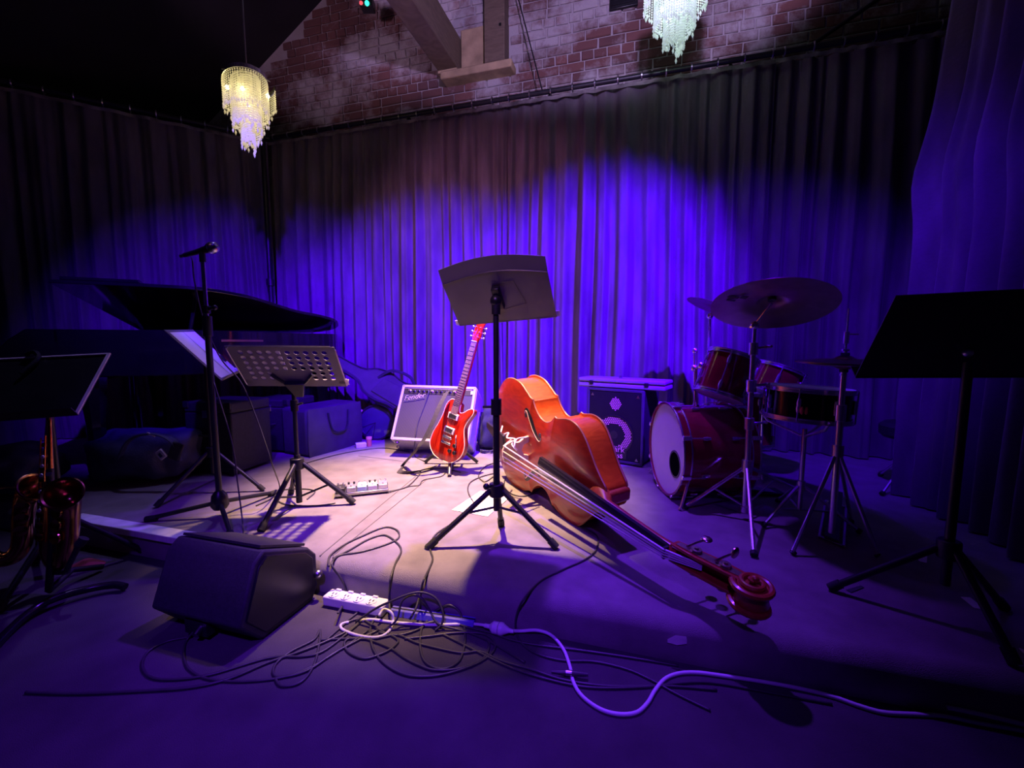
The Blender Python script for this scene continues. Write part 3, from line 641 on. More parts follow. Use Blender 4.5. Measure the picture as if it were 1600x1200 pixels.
for g in segs:
    q = [(p.x, p.y) for p in spline([(a, h, 0) for a, h in g], 4)]
    prof += q if not prof else q[1:]
prof = [(max(a, 0), max(h, 0.0)) for a, h in prof]
D_ = 0.170
def depth_at(a): return D_ - max(0, (a - 0.72)) / 0.4 * 0.045
def arch(a, y, hw):
    t = 1 - min(1, (abs(y) / max(hw, 1e-4)) ** 2); e = min(1, a / 0.14, (1.12 - a) / 0.2); return 0.03 * (t ** 0.8) * max(0, e) ** 0.6
# ribs
b = MB(); n = len(prof)
for sg in (1, -1):
    vs = []
    for a, h in prof: vs += [(a, sg * (h - 0.006), -0.006), (a, sg * (h - 0.006), -depth_at(a))]
    b.add(vs, [((2 * i, 2 * i + 1, 2 * i + 3, 2 * i + 2) if sg > 0 else (2 * i, 2 * i + 2, 2 * i + 3, 2 * i + 1)) for i in range(n - 1)])
b.build('ribs', m_rib, bass, ang=30)
# front plate and back plate with overhanging edge
ny = 18
for nm, front in (('top_plate', True), ('back_plate', False)):
    b = MB(); vs = []; m_ = ny + 1
    for layer in (0, 1):
        for a, h in prof:
            hh = h + 0.004
            for j in range(m_):
                y = -hh + 2 * hh * j / ny; z = arch(a, y, hh)
                z0 = (z if front else -depth_at(a) - z * 0.5) ; z1 = (z - 0.009 if front else -depth_at(a) - z * 0.5 + 0.009)
                vs.append((a - (0.004 if a < 0.01 else 0), y, z0 if layer == 0 else z1))
    K = n * m_; fs = []
    for i in range(n - 1):
        for j in range(ny):
            q = (i * m_ + j, (i + 1) * m_ + j, (i + 1) * m_ + j + 1, i * m_ + j + 1)
            fs += [q, tuple(K + x for x in reversed(q))]
        for j in (0, ny): fs.append((i * m_ + j, (i + 1) * m_ + j, K + (i + 1) * m_ + j, K + i * m_ + j))
    b.add(vs, fs); b.build(nm, m_bass if front else m_rib, bass, ang=40)
m_purf = mat('worn_pale_edge', (0.45, 0.16, 0.05), 0.4)
for zz, f in ((0.0, True), (0, False)):
    for sg in (1, -1):
        pts = [(a, sg * (h + 0.004), (-0.004 if f else -depth_at(a) + 0.004)) for a, h in prof]
        MB().tube(pts, 0.0052, 6).build('edge_binding', m_purf, bass)
# f holes
def hw_at(a):
    for (a0, h0), (a1, h1) in zip(prof, prof[1:]):
        if a0 <= a <= a1 and a1 > a0: return h0 + (h1 - h0) * (a - a0) / (a1 - a0)
    return 0.2
def plate_z(a, y): return arch(a, y, hw_at(a) + 0.004)
for sg in (1, -1):
    c = spline([V((.445, .178, 0)), V((.430, .186, 0)), V((.424, .204, 0)), V((.438, .216, 0)), V((.462, .203, 0)), V((.495, .170, 0)), V((.53, .132, 0)), V((.565, .105, 0)), V((.595, .090, 0)), V((.607, .100, 0)), V((.602, .114, 0)), V((.590, .114, 0))], 5)
    m_ = len(c); L_s, R_s = [], []
    for i, p in enumerate(c):
        t = (c[min(i + 1, m_ - 1)] - c[max(i - 1, 0)]).normalized(); nn_ = V((-t.y, t.x, 0)); w_ = 0.0035 + 0.0095 * math.sin(PI * i / (m_ - 1)) ** 3
        L_s.append(p + nn_ * w_); R_s.append(p - nn_ * w_)
    b = MB(); vs = []
    for p, q in zip(L_s, R_s):
        for e, up_ in ((p, 0.0016), (q, 0.0016), (q, -0.004), (p, -0.004)): vs.append((e.x, sg * e.y, plate_z(e.x, e.y) + up_))
    b.add(vs, [(4 * i + k, 4 * i + (k + 1) % 4, 4 * i + 4 + (k + 1) % 4, 4 * i + 4 + k) for i in range(m_ - 1) for k in range(4)])
    for e in (c[2], c[-3]): b.cyl((e.x, sg * e.y, plate_z(e.x, e.y) - 0.004), 0.0125, 0.006, 14)
    o = b.build('f_hole', m_black, bass)
    MB().tube([(p.x, sg * p.y, plate_z(p.x, p.y) + 0.002) for p in R_s[6:-8]], 0.0022, 5).build('f_hole_highlight', m_maple, o)  # pale highlight on one side of the hole, modelled as a strip
# bridge, tailpiece, fingerboard, strings
ba = 0.485
bo = [(-0.075, 0.0), (-0.04, 0.0), (-0.03, 0.03), (0, 0.045), (0.03, 0.03), (0.04, 0.0), (0.075, 0.0), (0.07, 0.03), (0.05, 0.06), (0.052, 0.085), (0.066, 0.10), (0.05, 0.142), (0.02, 0.162), (-0.02, 0.162), (-0.05, 0.15), (-0.066, 0.10), (-0.052, 0.085), (-0.05, 0.06), (-0.07, 0.03)]
BRM = tr((ba, 0, 0.028)) @ Mx(((0, 0, 1, 0), (1, 0, 0, 0), (0, 1, 0, 0), (0, 0, 0, 1)))
MB().prism(bo, -0.009, 0.007, BRM).build('bridge', m_maple, bass, bevel=0.002)
b = MB().prism([(0.03, -0.02), (0.03, 0.02), (0.2, 0.036), (0.37, 0.05), (0.385, 0.0), (0.37, -0.05), (0.2, -0.036)], 0.0, 0.018, Mx.Shear('XY', 4, (0, 0)) @ tr((0, 0, 0.06)) @ rot('Y', -8)); b.build('tailpiece', m_black, bass, bevel=0.004)
m_string = mat('pale_wound_string', (0.8, 0.76, 0.76), 0.35, 0.4, var=0.05)
NUT, NZ = 1.50, 0.045
def nz_at(a): return NZ + (1.50 - a) * 0.055       # top of the fingerboard drops towards the nut
b = MB(); vs = []; st_ = [0.70, 0.85, 1.0, 1.15, 1.3, NUT]
for a in st_:
    hw = 0.046 - 0.024 * (a - 0.7) / 0.8
    for k in range(7):
        y = -hw + 2 * hw * k / 6; vs.append((a, y, nz_at(a) + 0.012 * (1 - (y / hw) ** 2) - 0.006))
    vs += [(a, hw, nz_at(a) - 0.022), (a, -hw, nz_at(a) - 0.022)]
m_ = 9; b.add(vs, [(i * m_ + k, (i + 1) * m_ + k, (i + 1) * m_ + (k + 1) % m_, i * m_ + (k + 1) % m_) for i in range(len(st_) - 1) for k in range(m_)] + [tuple(range(8, -1, -1)), tuple((len(st_) - 1) * m_ + k for k in range(9))])
m_ebony = mat('polished_ebony', (0.014, 0.013, 0.014), 0.22, var=0.2); b.build('fingerboard', m_ebony, bass)
b = MB(); b.tube([(1.02, 0, -0.045), (1.08, 0, -0.015), (1.16, 0, 0.028), (1.3, 0, 0.024), (1.45, 0, 0.018), (1.53, 0, 0.010)], [0.055, 0.05, 0.028, 0.025, 0.023, 0.024], 14); b.build('neck', m_neck, bass)
MB().prism([(1.02, -.045), (1.14, -.03), (1.14, .03), (1.02, .045)], -0.13, 0.0).build('neck_heel', m_neck, bass, bevel=0.012)
MB().box((NUT + 0.004, 0, NZ + 0.001), (0.01, 0.046, 0.022)).build('nut', m_black, bass)
for k in range(4):
    y = (-1.5 + k)
    a = V((0.38, y * 0.02, 0.075)); c = V((ba, y * 0.030, 0.192 - abs(y) * 0.006)); d = V((NUT, y * 0.0105, NZ + 0.014)); e = V((1.62, y * 0.006, 0.0))
    MB().tube([a, c, d, e], [0.0027 + 0.0005 * k] * 4, 6).build('string', m_string, bass)
# pegbox, tuners, scroll
pg = MB()
for sg in (-1, 1): pg.prism([(1.51, 0.035), (1.6, 0.02), (1.70, -0.005), (1.75, -0.02), (1.75, -0.07), (1.66, -0.055), (1.55, -0.02), (1.51, -0.005)], sg * 0.030 - 0.006, sg * 0.030 + 0.006, Mx(((1, 0, 0, 0), (0, 0, 1, 0), (0, 1, 0, 0), (0, 0, 0, 1))))
pg.prism([(1.52, 0.0), (1.66, -0.04), (1.75, -0.06), (1.75, -0.072), (1.66, -0.057), (1.52, -0.014)], -0.03, 0.03, Mx(((1, 0, 0, 0), (0, 0, 1, 0), (0, 1, 0, 0), (0, 0, 0, 1))))
pg.build('pegbox', m_neck, bass, bevel=0.003)
sc_ = MB(); cxs, czs = 1.775, -0.035
sc_.lathe([(0, -0.036), (0.046, -0.034), (0.05, -0.02), (0.045, 0), (0.05, 0.02), (0.046, 0.034), (0, 0.036)], 24, tr((cxs, 0, czs)) @ rot('X', 90))
for sg in (-1, 1):
    P = []; R_ = []
    for i in range(60):
        t = i / 59; a = 2.6 - t * 4.4 * PI; r_ = 0.052 * (1 - t) + 0.008; P.append((cxs + r_ * math.cos(a), sg * (0.030 + 0.022 * t), czs + r_ * math.sin(a))); R_.append(0.0105 * (1 - 0.45 * t))
    sc_.tube(P, R_, 8); sc_.ball((cxs, sg * 0.056, czs), 0.012, 10)
sc_.build('scroll', m_neck, bass)
m_mach = mat('aged_brass_machine', (0.55, 0.45, 0.38), 0.3, 1.0, var=0.2, scale=60)
for sg in (-1, 1):
    MB().prism([(1.525, 0.022), (1.60, 0.008), (1.70, -0.016), (1.735, -0.028), (1.735, -0.05), (1.66, -0.04), (1.56, -0.012), (1.525, 0.0)], 0.0365, 0.039, Mx(((1, 0, 0, 0), (0, 0, sg, 0), (0, 1, 0, 0), (0, 0, 0, 1)))).build('tuner_plate', m_mach, bass)
    for q, a in enumerate((1.585, 1.68)):
        t = MB(); zc = 0.0 - (a - 1.55) * 0.22
        t.lathe([(0, 0), (0.017, 0), (0.019, 0.004), (0.017, 0.009), (0.008, 0.009), (0.006, 0.015), (0, 0.015)], 18, align((a, sg * 0.039, zc), (0, sg, 0)))
        t.tube([(a - 0.026, sg * 0.046, zc + 0.015), (a - 0.026, sg * 0.046, zc - 0.03), (a - 0.024, sg * 0.046, zc - 0.062)], 0.004, 6)
        t.ball((a - 0.023, sg * 0.046, zc - 0.08), 0.022, 10, (0.35, 1.0, 0.9) if q else (0.9, 0.35, 0.9))
        t.build('tuning_machine', m_mach, bass)
MB().bar((-0.005, 0, -0.1), (-0.045, 0, -0.1), 0.012, 10).bar((-0.04, 0, -0.1), (-0.12, 0, -0.1), 0.005, 8).build('end_pin', m_steel, bass)
# pickup lead looping round the bridge
pts = [(0.50, 0.075, 0.05), (0.52, 0.085, 0.12), (0.55, 0.06, 0.15), (0.54, 0.03, 0.13), (0.50, 0.05, 0.14), (0.46, 0.06, 0.10), (0.40, 0.05, 0.12), (0.36, 0.06, 0.09), (0.30, 0.03, 0.11), (0.22, 0.05, 0.06)]
MB().tube(spline(pts, 6), 0.0045, 6).build('pickup_lead', m_wcable, bass, label='white pickup lead looped around the bridge')

# ================================================================== ELECTRIC GUITAR ON ITS STAND
gp = at(691, 719, 2.86)
GM = board_M(gp, -33, -13, 10.5)
gt = thing('electric_guitar', 'glossy red electric guitar with cream pickups leaning on a floor stand', 'guitar', M=GM)
go = [(0.0, 0.0), (.085, .012), (.145, .07), (.155, .14), (.128, .21), (.112, .265), (.128, .325), (.150, .375), (.140, .402), (.105, .392), (.07, .362), (.04, .352), (.028, .375), (.02, .41), (-.03, .425), (-.07, .42), (-.10, .375), (-.108, .30), (-.125, .23), (-.152, .15), (-.15, .07), (-.09, .014)]
gs = [(p.x, p.y) for p in spline([(x, z, 0) for x, z in go], 5, closed=True)]
MB().prism(gs, -0.044, -0.004, XZ).build('body_back', m_gback, gt, bevel=0.006)
b = MB(); nn = len(gs); cxy = V((0, .19)); lv = [(1.0, -0.005), (1.0, 0.0), (0.9, 0.006), (0.7, 0.010), (0.4, 0.012)]
vs = []
for k, zz in lv: vs += [(cxy.x + (p[0] - cxy.x) * k, cxy.y + (p[1] - cxy.y) * k, zz) for p in gs]
vs.append((cxy.x, cxy.y, 0.0125)); L = len(lv)
fs = [(i * nn + j, i * nn + (j + 1) % nn, (i + 1) * nn + (j + 1) % nn, (i + 1) * nn + j) for i in range(L - 1) for j in range(nn)] + [((L - 1) * nn + j, (L - 1) * nn + (j + 1) % nn, L * nn) for j in range(nn)]
b.add(vs, fs, XZ); b.build('body_top', m_guitar, gt, ang=60)
m_cream = mat('cream_plastic', (0.82, 0.72, 0.55), 0.4, var=0.05)
MB().tube([(p[0], -0.0005, p[1]) for p in gs], 0.003, 6, closed=True).build('binding', m_cream, gt)
MB().prism([(-0.028, .33), (.028, .33), (.0215, .85), (-.0215, .85)], 0.012, 0.020, XZ).build('fretboard', m_rose, gt)
MB().prism([(-0.027, .35), (.027, .35), (.021, .86), (-.021, .86)], -0.012, 0.012, XZ).build('neck', m_gback, gt, bevel=0.006)
b = MB()
for k in range(1, 23):
    z = .85 - 0.635 * (1 - 2 ** (-k / 12)); hw = .0215 + .0065 * (.85 - z) / .52; b.box((0, -0.0205, z), (hw * 2, 0.0022, 0.0026))
b.build('frets', m_steel, gt)
MB().box((0, -0.02, .852), (.044, .006, .005)).build('nut', m_cream, gt)
hs = [(-.021, .85), (.021, .85), (.036, .885), (.034, .95), (.046, .995), (.012, 1.0), (-.02, .985), (-.034, .94), (-.036, .885)]
MB().prism(hs, -0.004, 0.011, XZ @ tr((0, 0, 0.0))).build('headstock', m_guitar, gt, bevel=0.003)
for sg in (-1, 1):
    for k in range(3):
        z = .885 + .034 * k
        MB().bar((sg * .02, -0.012, z), (sg * .02, -0.022, z), 0.004, 8).bar((sg * .034, 0.0, z), (sg * .052, 0.0, z), 0.003, 6).ball((sg * .058, 0, z), 0.010, 8, (0.9, 0.5, 0.8)).build('tuner', m_chrome, gt)
for z in (.315, .215):
    o = MB().box((0, -0.014, z), (.09, .012, .044)).build('pickup_ring', m_cream, gt, bevel=0.003)
    MB().box((0, -0.021, z), (.068, .008, .03)).build('pickup', m_steel, o, bevel=0.002)
MB().box((0, -0.016, .165), (.08, .012, .018)).build('bridge', m_chrome, gt, bevel=0.003)
MB().box((0, -0.014, .125), (.085, .010, .016)).build('tailpiece', m_chrome, gt, bevel=0.003)
for (x, z) in ((.085, .13), (.055, .085), (.098, .085)): MB().cyl((0, 0, 0), 0.013, 0.018, 14, tr((x, -0.010, z)) @ rot('X', 90)).build('knob', m_black, gt, bevel=0.002)
MB().tube([(.07, -.014, .20), (.085, -.03, .185), (.1, -.03, .15), (.105, -.03, .12)], 0.003, 6).build('tremolo_arm', m_chrome, gt)
for k in range(6):
    x = -.5 + k / 5; MB().tube([(x * .07, -.016, .125), (x * .062, -.025, .165), (x * .036, -.023, .85), (x * .05, -.014, .90 + .02 * (k % 3))], 0.0009, 4).build('string', m_steel, gt)
gi = GM.inverted()
stp = [at(698, 612, 2.93), at(687, 634, 2.86), at(676, 660, 2.82), at(664, 684, 2.80), at(648, 706, 2.80), fl(630, 726, S + .012), fl(625, 737, S + .012), fl(650, 737, S + .012), fl(682, 728, S + .02)]
sp_ = spline([gi @ p for p in stp], 8)
b = MB(); vs = []
wv = gi.to_3x3() @ V((0.85, -0.15, 0.45)).normalized()
for i, p in enumerate(sp_):
    k = wv * 0.024; q = gi.to_3x3() @ V((0, -0.0025, 0.0)); vs += [p - k, p + k, p + k + q, p - k + q]
b.add(vs, [(4 * i + j, 4 * i + (j + 1) % 4, 4 * i + 4 + (j + 1) % 4, 4 * i + 4 + j) for i in range(len(sp_) - 1) for j in range(4)] + [(0, 1, 2, 3), tuple(4 * (len(sp_) - 1) + j for j in (3, 2, 1, 0))])
m_strap = mat('grey_woven_strap', (0.045, 0.042, 0.045), 0.7, var=0.25, scale=50); b.build('strap', m_strap, gt, label='grey strap hanging down to the floor')

# guitar stand
g0 = fl(703, 732); gs_ = V((g0.x, g0.y + 0.08, S))
st = thing('guitar_stand', 'low black folding stand under the red guitar', 'guitar stand', loc=tuple(gs_))
def L_(p): return V(p) - gs_
MB().bar((0, 0.0, 0.16), L_(fl(702, 742, S + 0.015)), 0.013, 10).build('front_leg', m_steel, st)
MB().bar((-0.02, 0.02, 0.16), L_(fl(664, 722, S + .012)), 0.012, 10).build('leg', m_satin, st)
MB().bar((0.02, 0.02, 0.16), L_(fl(746, 722, S + .012)), 0.012, 10).build('leg', m_satin, st)
MB().bar((0, 0.03, 0.10), (0.03, 0.20, 0.32), 0.011, 10).build('back_post', m_satin, st)
for sx in (-0.09, 0.07): MB().tube([(0, 0.03, 0.13), (sx, 0.02, 0.115), (sx, -0.06, 0.105), (sx, -0.075, 0.15)], 0.010, 8).build('cradle_arm', m_rubber, st)
MB().cyl((0, 0.01, 0.13), 0.024, 0.05, 12).build('hub', m_black, st)

# ================================================================== COMBO AMPLIFIER (tilted back)
W3, H3, D3 = 0.64, 0.48, 0.24
tilt = 24
am = at(673, 705, 3.28)
AM = board_M((-0.62, 3.33, 0.468), -8.7, -31.8, 1.0) @ tr((0, 0, -H3 / 2))
amp = thing('combo_amplifier', 'silver framed guitar combo amplifier tilted back behind the red guitar', 'amplifier', M=AM)
m_ltolex = mat('pale_grey_vinyl', (0.38, 0.36, 0.37), 0.6, var=0.15, scale=80, bump=0.25, bscale=500)
MB().box((0, D3 / 2, H3 / 2), (W3, D3, H3)).build('cabinet', m_ltolex, amp, bevel=0.014)
b = MB()
for (c, d) in (((0, -0.004, 0.012), (W3 - 0.02, 0.012, 0.024)), ((0, -0.004, H3 - 0.012), (W3 - 0.02, 0.012, 0.024)), ((-W3 / 2 + 0.016, -0.004, H3 / 2), (0.022, 0.012, H3 - 0.01)), ((W3 / 2 - 0.016, -0.004, H3 / 2), (0.022, 0.012, H3 - 0.01))): b.box(c, d)
b.build('front_frame', mat('silver_frame', (0.42, 0.38, 0.39), 0.45, var=0.06), amp, bevel=0.004)
m_grille = bpy.data.materials.new('woven_silver_grille_cloth'); m_grille.use_nodes = True
nt = m_grille.node_tree; pb = nt.nodes['Principled BSDF']; tc = nt.nodes.new('ShaderNodeTexCoord')
wv1 = nt.nodes.new('ShaderNodeTexWave'); wv1.inputs['Scale'].default_value = 45; wv1.bands_direction = 'X'; wv2 = nt.nodes.new('ShaderNodeTexWave'); wv2.inputs['Scale'].default_value = 60; wv2.bands_direction = 'Z'
mxx = nt.nodes.new('ShaderNodeMath'); mxx.operation = 'MULTIPLY'; rp = nt.nodes.new('ShaderNodeValToRGB'); rp.color_ramp.elements[0].color = (0.02, 0.017, 0.02, 1); rp.color_ramp.elements[1].color = (0.085, 0.07, 0.08, 1)
nt.links.new(tc.outputs['Object'], wv1.inputs['Vector']); nt.links.new(tc.outputs['Object'], wv2.inputs['Vector']); nt.links.new(wv1.outputs['Fac'], mxx.inputs[0]); nt.links.new(wv2.outputs['Fac'], mxx.inputs[1]); nt.links.new(mxx.outputs[0], rp.inputs[0]); nt.links.new(rp.outputs[0], pb.inputs['Base Color']); pb.inputs['Roughness'].default_value = 0.8
MB().box((0, -0.002, 0.212), (W3 - 0.055, 0.006, 0.372)).build('grille_cloth', m_grille, amp)
pn = MB().box((0, -0.003, 0.425), (W3 - 0.055, 0.008, 0.052)).build('control_panel', m_black, amp, bevel=0.002)
for k in range(13):
    x = -0.24 + 0.038 * k; MB().lathe([(0, 0), (0.013, 0), (0.012, 0.006), (0.008, 0.008), (0.007, 0.02), (0, 0.02)], 12, tr((x, -0.006, 0.425)) @ rot('X', 90)).build('knob', m_black if k % 5 else m_steel, amp)
MB().box((0.285, -0.008, 0.425), (0.018, 0.008, 0.03)).build('power_switch', m_white, amp)
MB().box((-0.005, -0.0085, 0.447), (W3 - 0.07, 0.002, 0.004)).build('panel_line', m_steel, pn)
text_part('logo_script', 'Fender', 0.062, m_chrome, amp, tr((-0.275, -0.007, 0.335)) @ rot('X', 90) @ rot('Z', 12), 0.003, 0.35)
MB().tube([(-0.275, -0.009, 0.325), (-0.2, -0.009, 0.338), (-0.1, -0.009, 0.362)], 0.003, 6).build('logo_tail', m_chrome, amp)
for sx in (-1, 1): MB().box((sx * (W3 / 2 + 0.004), 0.17, 0.16), (0.006, 0.022, 0.34), None).build('tilt_leg', m_chrome, amp)
MB().tube(spline([(-0.1, D3 / 2, H3), (-0.09, D3 / 2, H3 + 0.03), (0.09, D3 / 2, H3 + 0.03), (0.1, D3 / 2, H3)], 5), 0.011, 8).build('handle', m_black, amp)
for sx in (-1, 1):
    for yy in (0.03, D3 - 0.03): MB().cyl((sx * (W3 / 2 - 0.05), yy, -0.012), 0.014, 0.012, 12).build('foot', m_steel, amp)
pts = [(-0.07, -0.006, 0.43), (-0.075, -0.02, 0.40), (-0.09, -0.012, 0.3), (-0.115, -0.012, 0.15), (-0.11, -0.012, 0.03)]
ic = AM.inverted()
pts += [tuple(ic @ fl(648, 712, S + .01)), tuple(ic @ fl(668, 722, S + .01))]
MB().tube(spline(pts, 6), 0.0045, 6).build('signal_lead', m_cable, amp)

# ================================================================== BASS AMPLIFIER + flat case on top
r0 = fl(1004, 731); l0 = fl(916, 716); dx = (r0 - l0).normalized(); w4 = 0.44; d4 = 0.36; h4 = at(1009, 608, r0.y).z - S - 0.01
KM = Mx(((dx.x, -dx.y, 0, r0.x - dx.x * w4), (dx.y, dx.x, 0, r0.y - dx.y * w4), (0, 0, 1, S), (0, 0, 0, 1)))
ka = thing('bass_amplifier', 'black bass amplifier cabinet with round metal grille right of the double bass', 'amplifier', M=KM)
MB().box((w4 / 2, d4 / 2, h4 / 2 + 0.01), (w4, d4, h4 - 0.02)).build('cabinet', m_tolex, ka, bevel=0.012)
MB().box((w4 / 2, -0.003, h4 / 2), (w4 - 0.04, 0.008, h4 - 0.05)).build('baffle', mat('black_baffle', (0.007, 0.007, 0.009), 0.6, var=0.2, spec=0.3), ka, bevel=0.003)
b = MB()
for (c, d) in (((w4 / 2, -0.004, h4 - 0.012), (w4, 0.014, 0.02)), ((w4 / 2, -0.004, 0.02), (w4, 0.014, 0.02)), ((0.01, -0.004, h4 / 2), (0.02, 0.014, h4 - .03)), ((w4 - 0.01, -0.004, h4 / 2), (0.02, 0.014, h4 - .03))): b.box(c, d)
b.build('front_edge', m_greycloth, ka, bevel=0.004)
m_dots = mat('warm_lit_metal_mesh', (0.85, 0.5, 0.42), 0.45, 0.2, var=0.1)  # pink warm light on the metal put into its colour
def dotmesh(cx, cz, ok, pitch, r):
    b = MB(); j = -20
    while j <= 20:
        for i in range(-20, 21):
            x = (i + 0.5 * (j % 2)) * pitch; z = j * pitch * 0.87
            if ok(x, z): b.prism(circ(r, 6, cx + x, cz + z), 0.006, 0.010, XZ)
        j += 1
    return b
spc = (w4 * 0.50, h4 * 0.385); sp2 = (w4 * 0.52, h4 * 0.80)
cone = MB().lathe([(0.150, 0.0), (0.150, 0.010), (0.140, 0.010), (0.138, 0.004), (0.06, 0.002), (0.0, 0.004)], 32, tr((spc[0], -0.004, spc[1])) @ rot('X', 90)).build('speaker_ring', m_black, ka)
dotmesh(spc[0], spc[1], lambda x, z: 0.082 < math.hypot(x, z) < 0.134, 0.0145, 0.0052).build('speaker_grille', m_dots, cone)
dotmesh(sp2[0], sp2[1], lambda x, z: abs(x) + abs(z) < 0.056 and math.hypot(x, z) < 0.048, 0.0135, 0.005).build('tweeter_grille', m_dots, ka)
m_logo = mat('peach_logo_plate', (0.95, 0.55, 0.45), 0.5, var=0.05)
pl = MB().box((w4 * 0.56, -0.0085, 0.085), (0.15, 0.006, 0.085)).build('logo_plate', m_black, ka)
text_part('logo_lettering', 'mark\nbass', 0.064, m_logo, pl, tr((w4 * 0.55, -0.012, 0.092)) @ rot('X', 90), 0.002, 0.0, 'CENTER', 0.68)
for cx in (0.045, w4 - 0.045):
    for cz in (0.05, h4 - 0.05): MB().prism([(-0.012, -0.01), (0.012, -0.01), (0, 0.012)], 0.006, 0.009, tr((cx, 0, cz)) @ XZ).build('corner_screw', m_steel, ka)
for sx in (0.03, w4 - 0.03):
    for yy in (0.04, d4 - 0.04): MB().cyl((sx, yy, 0.0), 0.015, 0.012, 12).build('foot', m_rubber, ka)
CM = KM @ tr((w4 / 2 + 0.01, 0.10, h4))
fc = thing('flat_case', 'long flat grey case lying on top of the bass amplifier', 'case', M=CM)
m_alu = mat('grey_moulded_case', (0.26, 0.25, 0.27), 0.5, var=0.1)
MB().box((0.02, 0, 0.018), (0.66, 0.20, 0.034)).build('case_bottom', m_alu, fc, bevel=0.010)
MB().box((0.02, 0, 0.056), (0.66, 0.20, 0.030)).build('case_lid', m_alu, fc, bevel=0.010)
MB().box((0.02, 0, 0.038), (0.64, 0.185, 0.01)).build('seam', m_black, fc)
for x in (-0.20, 0.22): MB().box((x, -0.1, 0.038), (0.03, 0.014, 0.03)).build('latch', m_black, fc, bevel=0.003)
MB().bar((0.0, -0.02, 0.07), (0.0, -0.02, 0.09), 0.012, 10).build('knob', m_steel, fc)

# ================================================================== PEDALBOARD, FLOOR PAPER
pl_, pr_ = fl(523, 780), fl(607, 771); dx = (pr_ - pl_).normalized(); L5 = (pr_ - pl_).length
PM = Mx(((dx.x, -dx.y, 0, pl_.x), (dx.y, dx.x, 0, pl_.y), (0, 0, 1, S), (0, 0, 0, 1)))
pb_ = thing('pedalboard', 'small guitar pedalboard with chrome pedals on the stage floor', 'pedalboard', M=PM)
MB().box((L5 / 2, 0.05, 0.02), (L5, 0.10, 0.016)).box((L5 / 2, 0.095, 0.03), (L5, 0.012, 0.02)).build('frame', m_steel, pb_, bevel=0.002)
for x in (0.02, L5 / 2, L5 - 0.02): MB().box((x, 0.05, 0.006), (0.02, 0.09, 0.012)).build('foot', m_rubber, pb_)
m_ped = [mat('silver_pedal', (0.7, 0.7, 0.72), 0.3, 0.7), mat('pale_blue_pedal', (0.45, 0.62, 0.72), 0.4), mat('white_pedal', (0.75, 0.75, 0.75), 0.4), mat('black_pedal', (0.03, 0.03, 0.03), 0.5)]
for k in range(5):
    wx = L5 / 5; x = wx * (k + 0.5)
    p = MB().box((x, 0.05, 0.042), (wx * 0.84, 0.085, 0.028)).build('pedal', m_ped[(3, 0, 1, 2, 0)[k]], pb_, bevel=0.003)
    for q in (-0.25, 0.25): MB().cyl((x + wx * q, 0.075, 0.056), 0.006, 0.012, 10).build('knob', m_black if k % 2 else m_chrome, p)
    MB().cyl((x, 0.022, 0.056), 0.006, 0.008, 10).build('footswitch', m_chrome, p)
q = [fl(706, 797, S + .002), fl(751, 767, S + .002), fl(795, 778, S + .004), fl(762, 807, S + .002)]
c = sum(q, V()) / 4
o = MB().add([p - c for p in q] + [p - c + V((0, 0, 0.001)) for p in q], [(3, 2, 1, 0), (4, 5, 6, 7), (0, 1, 5, 4), (1, 2, 6, 5), (2, 3, 7, 6), (3, 0, 4, 7)]).build('paper_sheet', m_paper); o.location = c
tag(o, 'white paper sheet on the stage floor under the centre music stand', 'paper')

# ================================================================== DRUM KIT
m_head = mat('white_drum_head', (0.72, 0.70, 0.72), 0.55, var=0.03)
m_hoopred = m_shell
def lugs(root, r, h, n, z_a, z_b, ph=0.0, claws=None):
    for k in range(n):
        a = 2 * PI * k / n + ph; c, s = math.cos(a), math.sin(a)
        for z in (z_a, z_b):
            b = MB(); b.lathe([(0, -0.022), (0.008, -0.02), (0.011, 0), (0.008, 0.02), (0, 0.022)], 10, tr(((r + 0.007) * c, (r + 0.007) * s, z)))
            b.build('lug', m_chrome, root)
        MB().bar(((r + 0.014) * c, (r + 0.014) * s, 0.004), ((r + 0.014) * c, (r + 0.014) * s, h - 0.004), 0.0032, 6).build('tension_rod', m_chrome, root)
def drum(name, label, M, r, h, n, shell=m_shell, dark=False):
    root = thing(name, label, 'drum', M=M, group='drum kit')
    MB().lathe([(r, 0.01), (r, h - 0.01), (r - 0.008, h - 0.01), (r - 0.008, 0.01), (r, 0.01)], 40).build('shell', shell, root)
    for z in (0.0, h - 0.022):
        MB().lathe([(r + 0.004, z), (r + 0.014, z), (r + 0.014, z + 0.004), (r + 0.008, z + 0.006), (r + 0.008, z + 0.016), (r + 0.014, z + 0.018), (r + 0.014, z + 0.022), (r + 0.004, z + 0.022), (r + 0.004, z)], 40).build('hoop', m_chrome, root)
    MB().lathe([(0, h - 0.006), (r + 0.004, h - 0.006), (r + 0.004, h - 0.010), (0, h - 0.010)], 40).build('batter_head', m_head, root)
    MB().lathe([(0, 0.006), (r + 0.004, 0.006), (r + 0.004, 0.010), (0, 0.010)], 40).build('resonant_head', m_head, root)
    if h > 0.18: lugs(root, r, h, n, 0.055, h - 0.055)
    else: lugs(root, r, h, n, h / 2 - 0.012, h / 2 + 0.012)
    return root
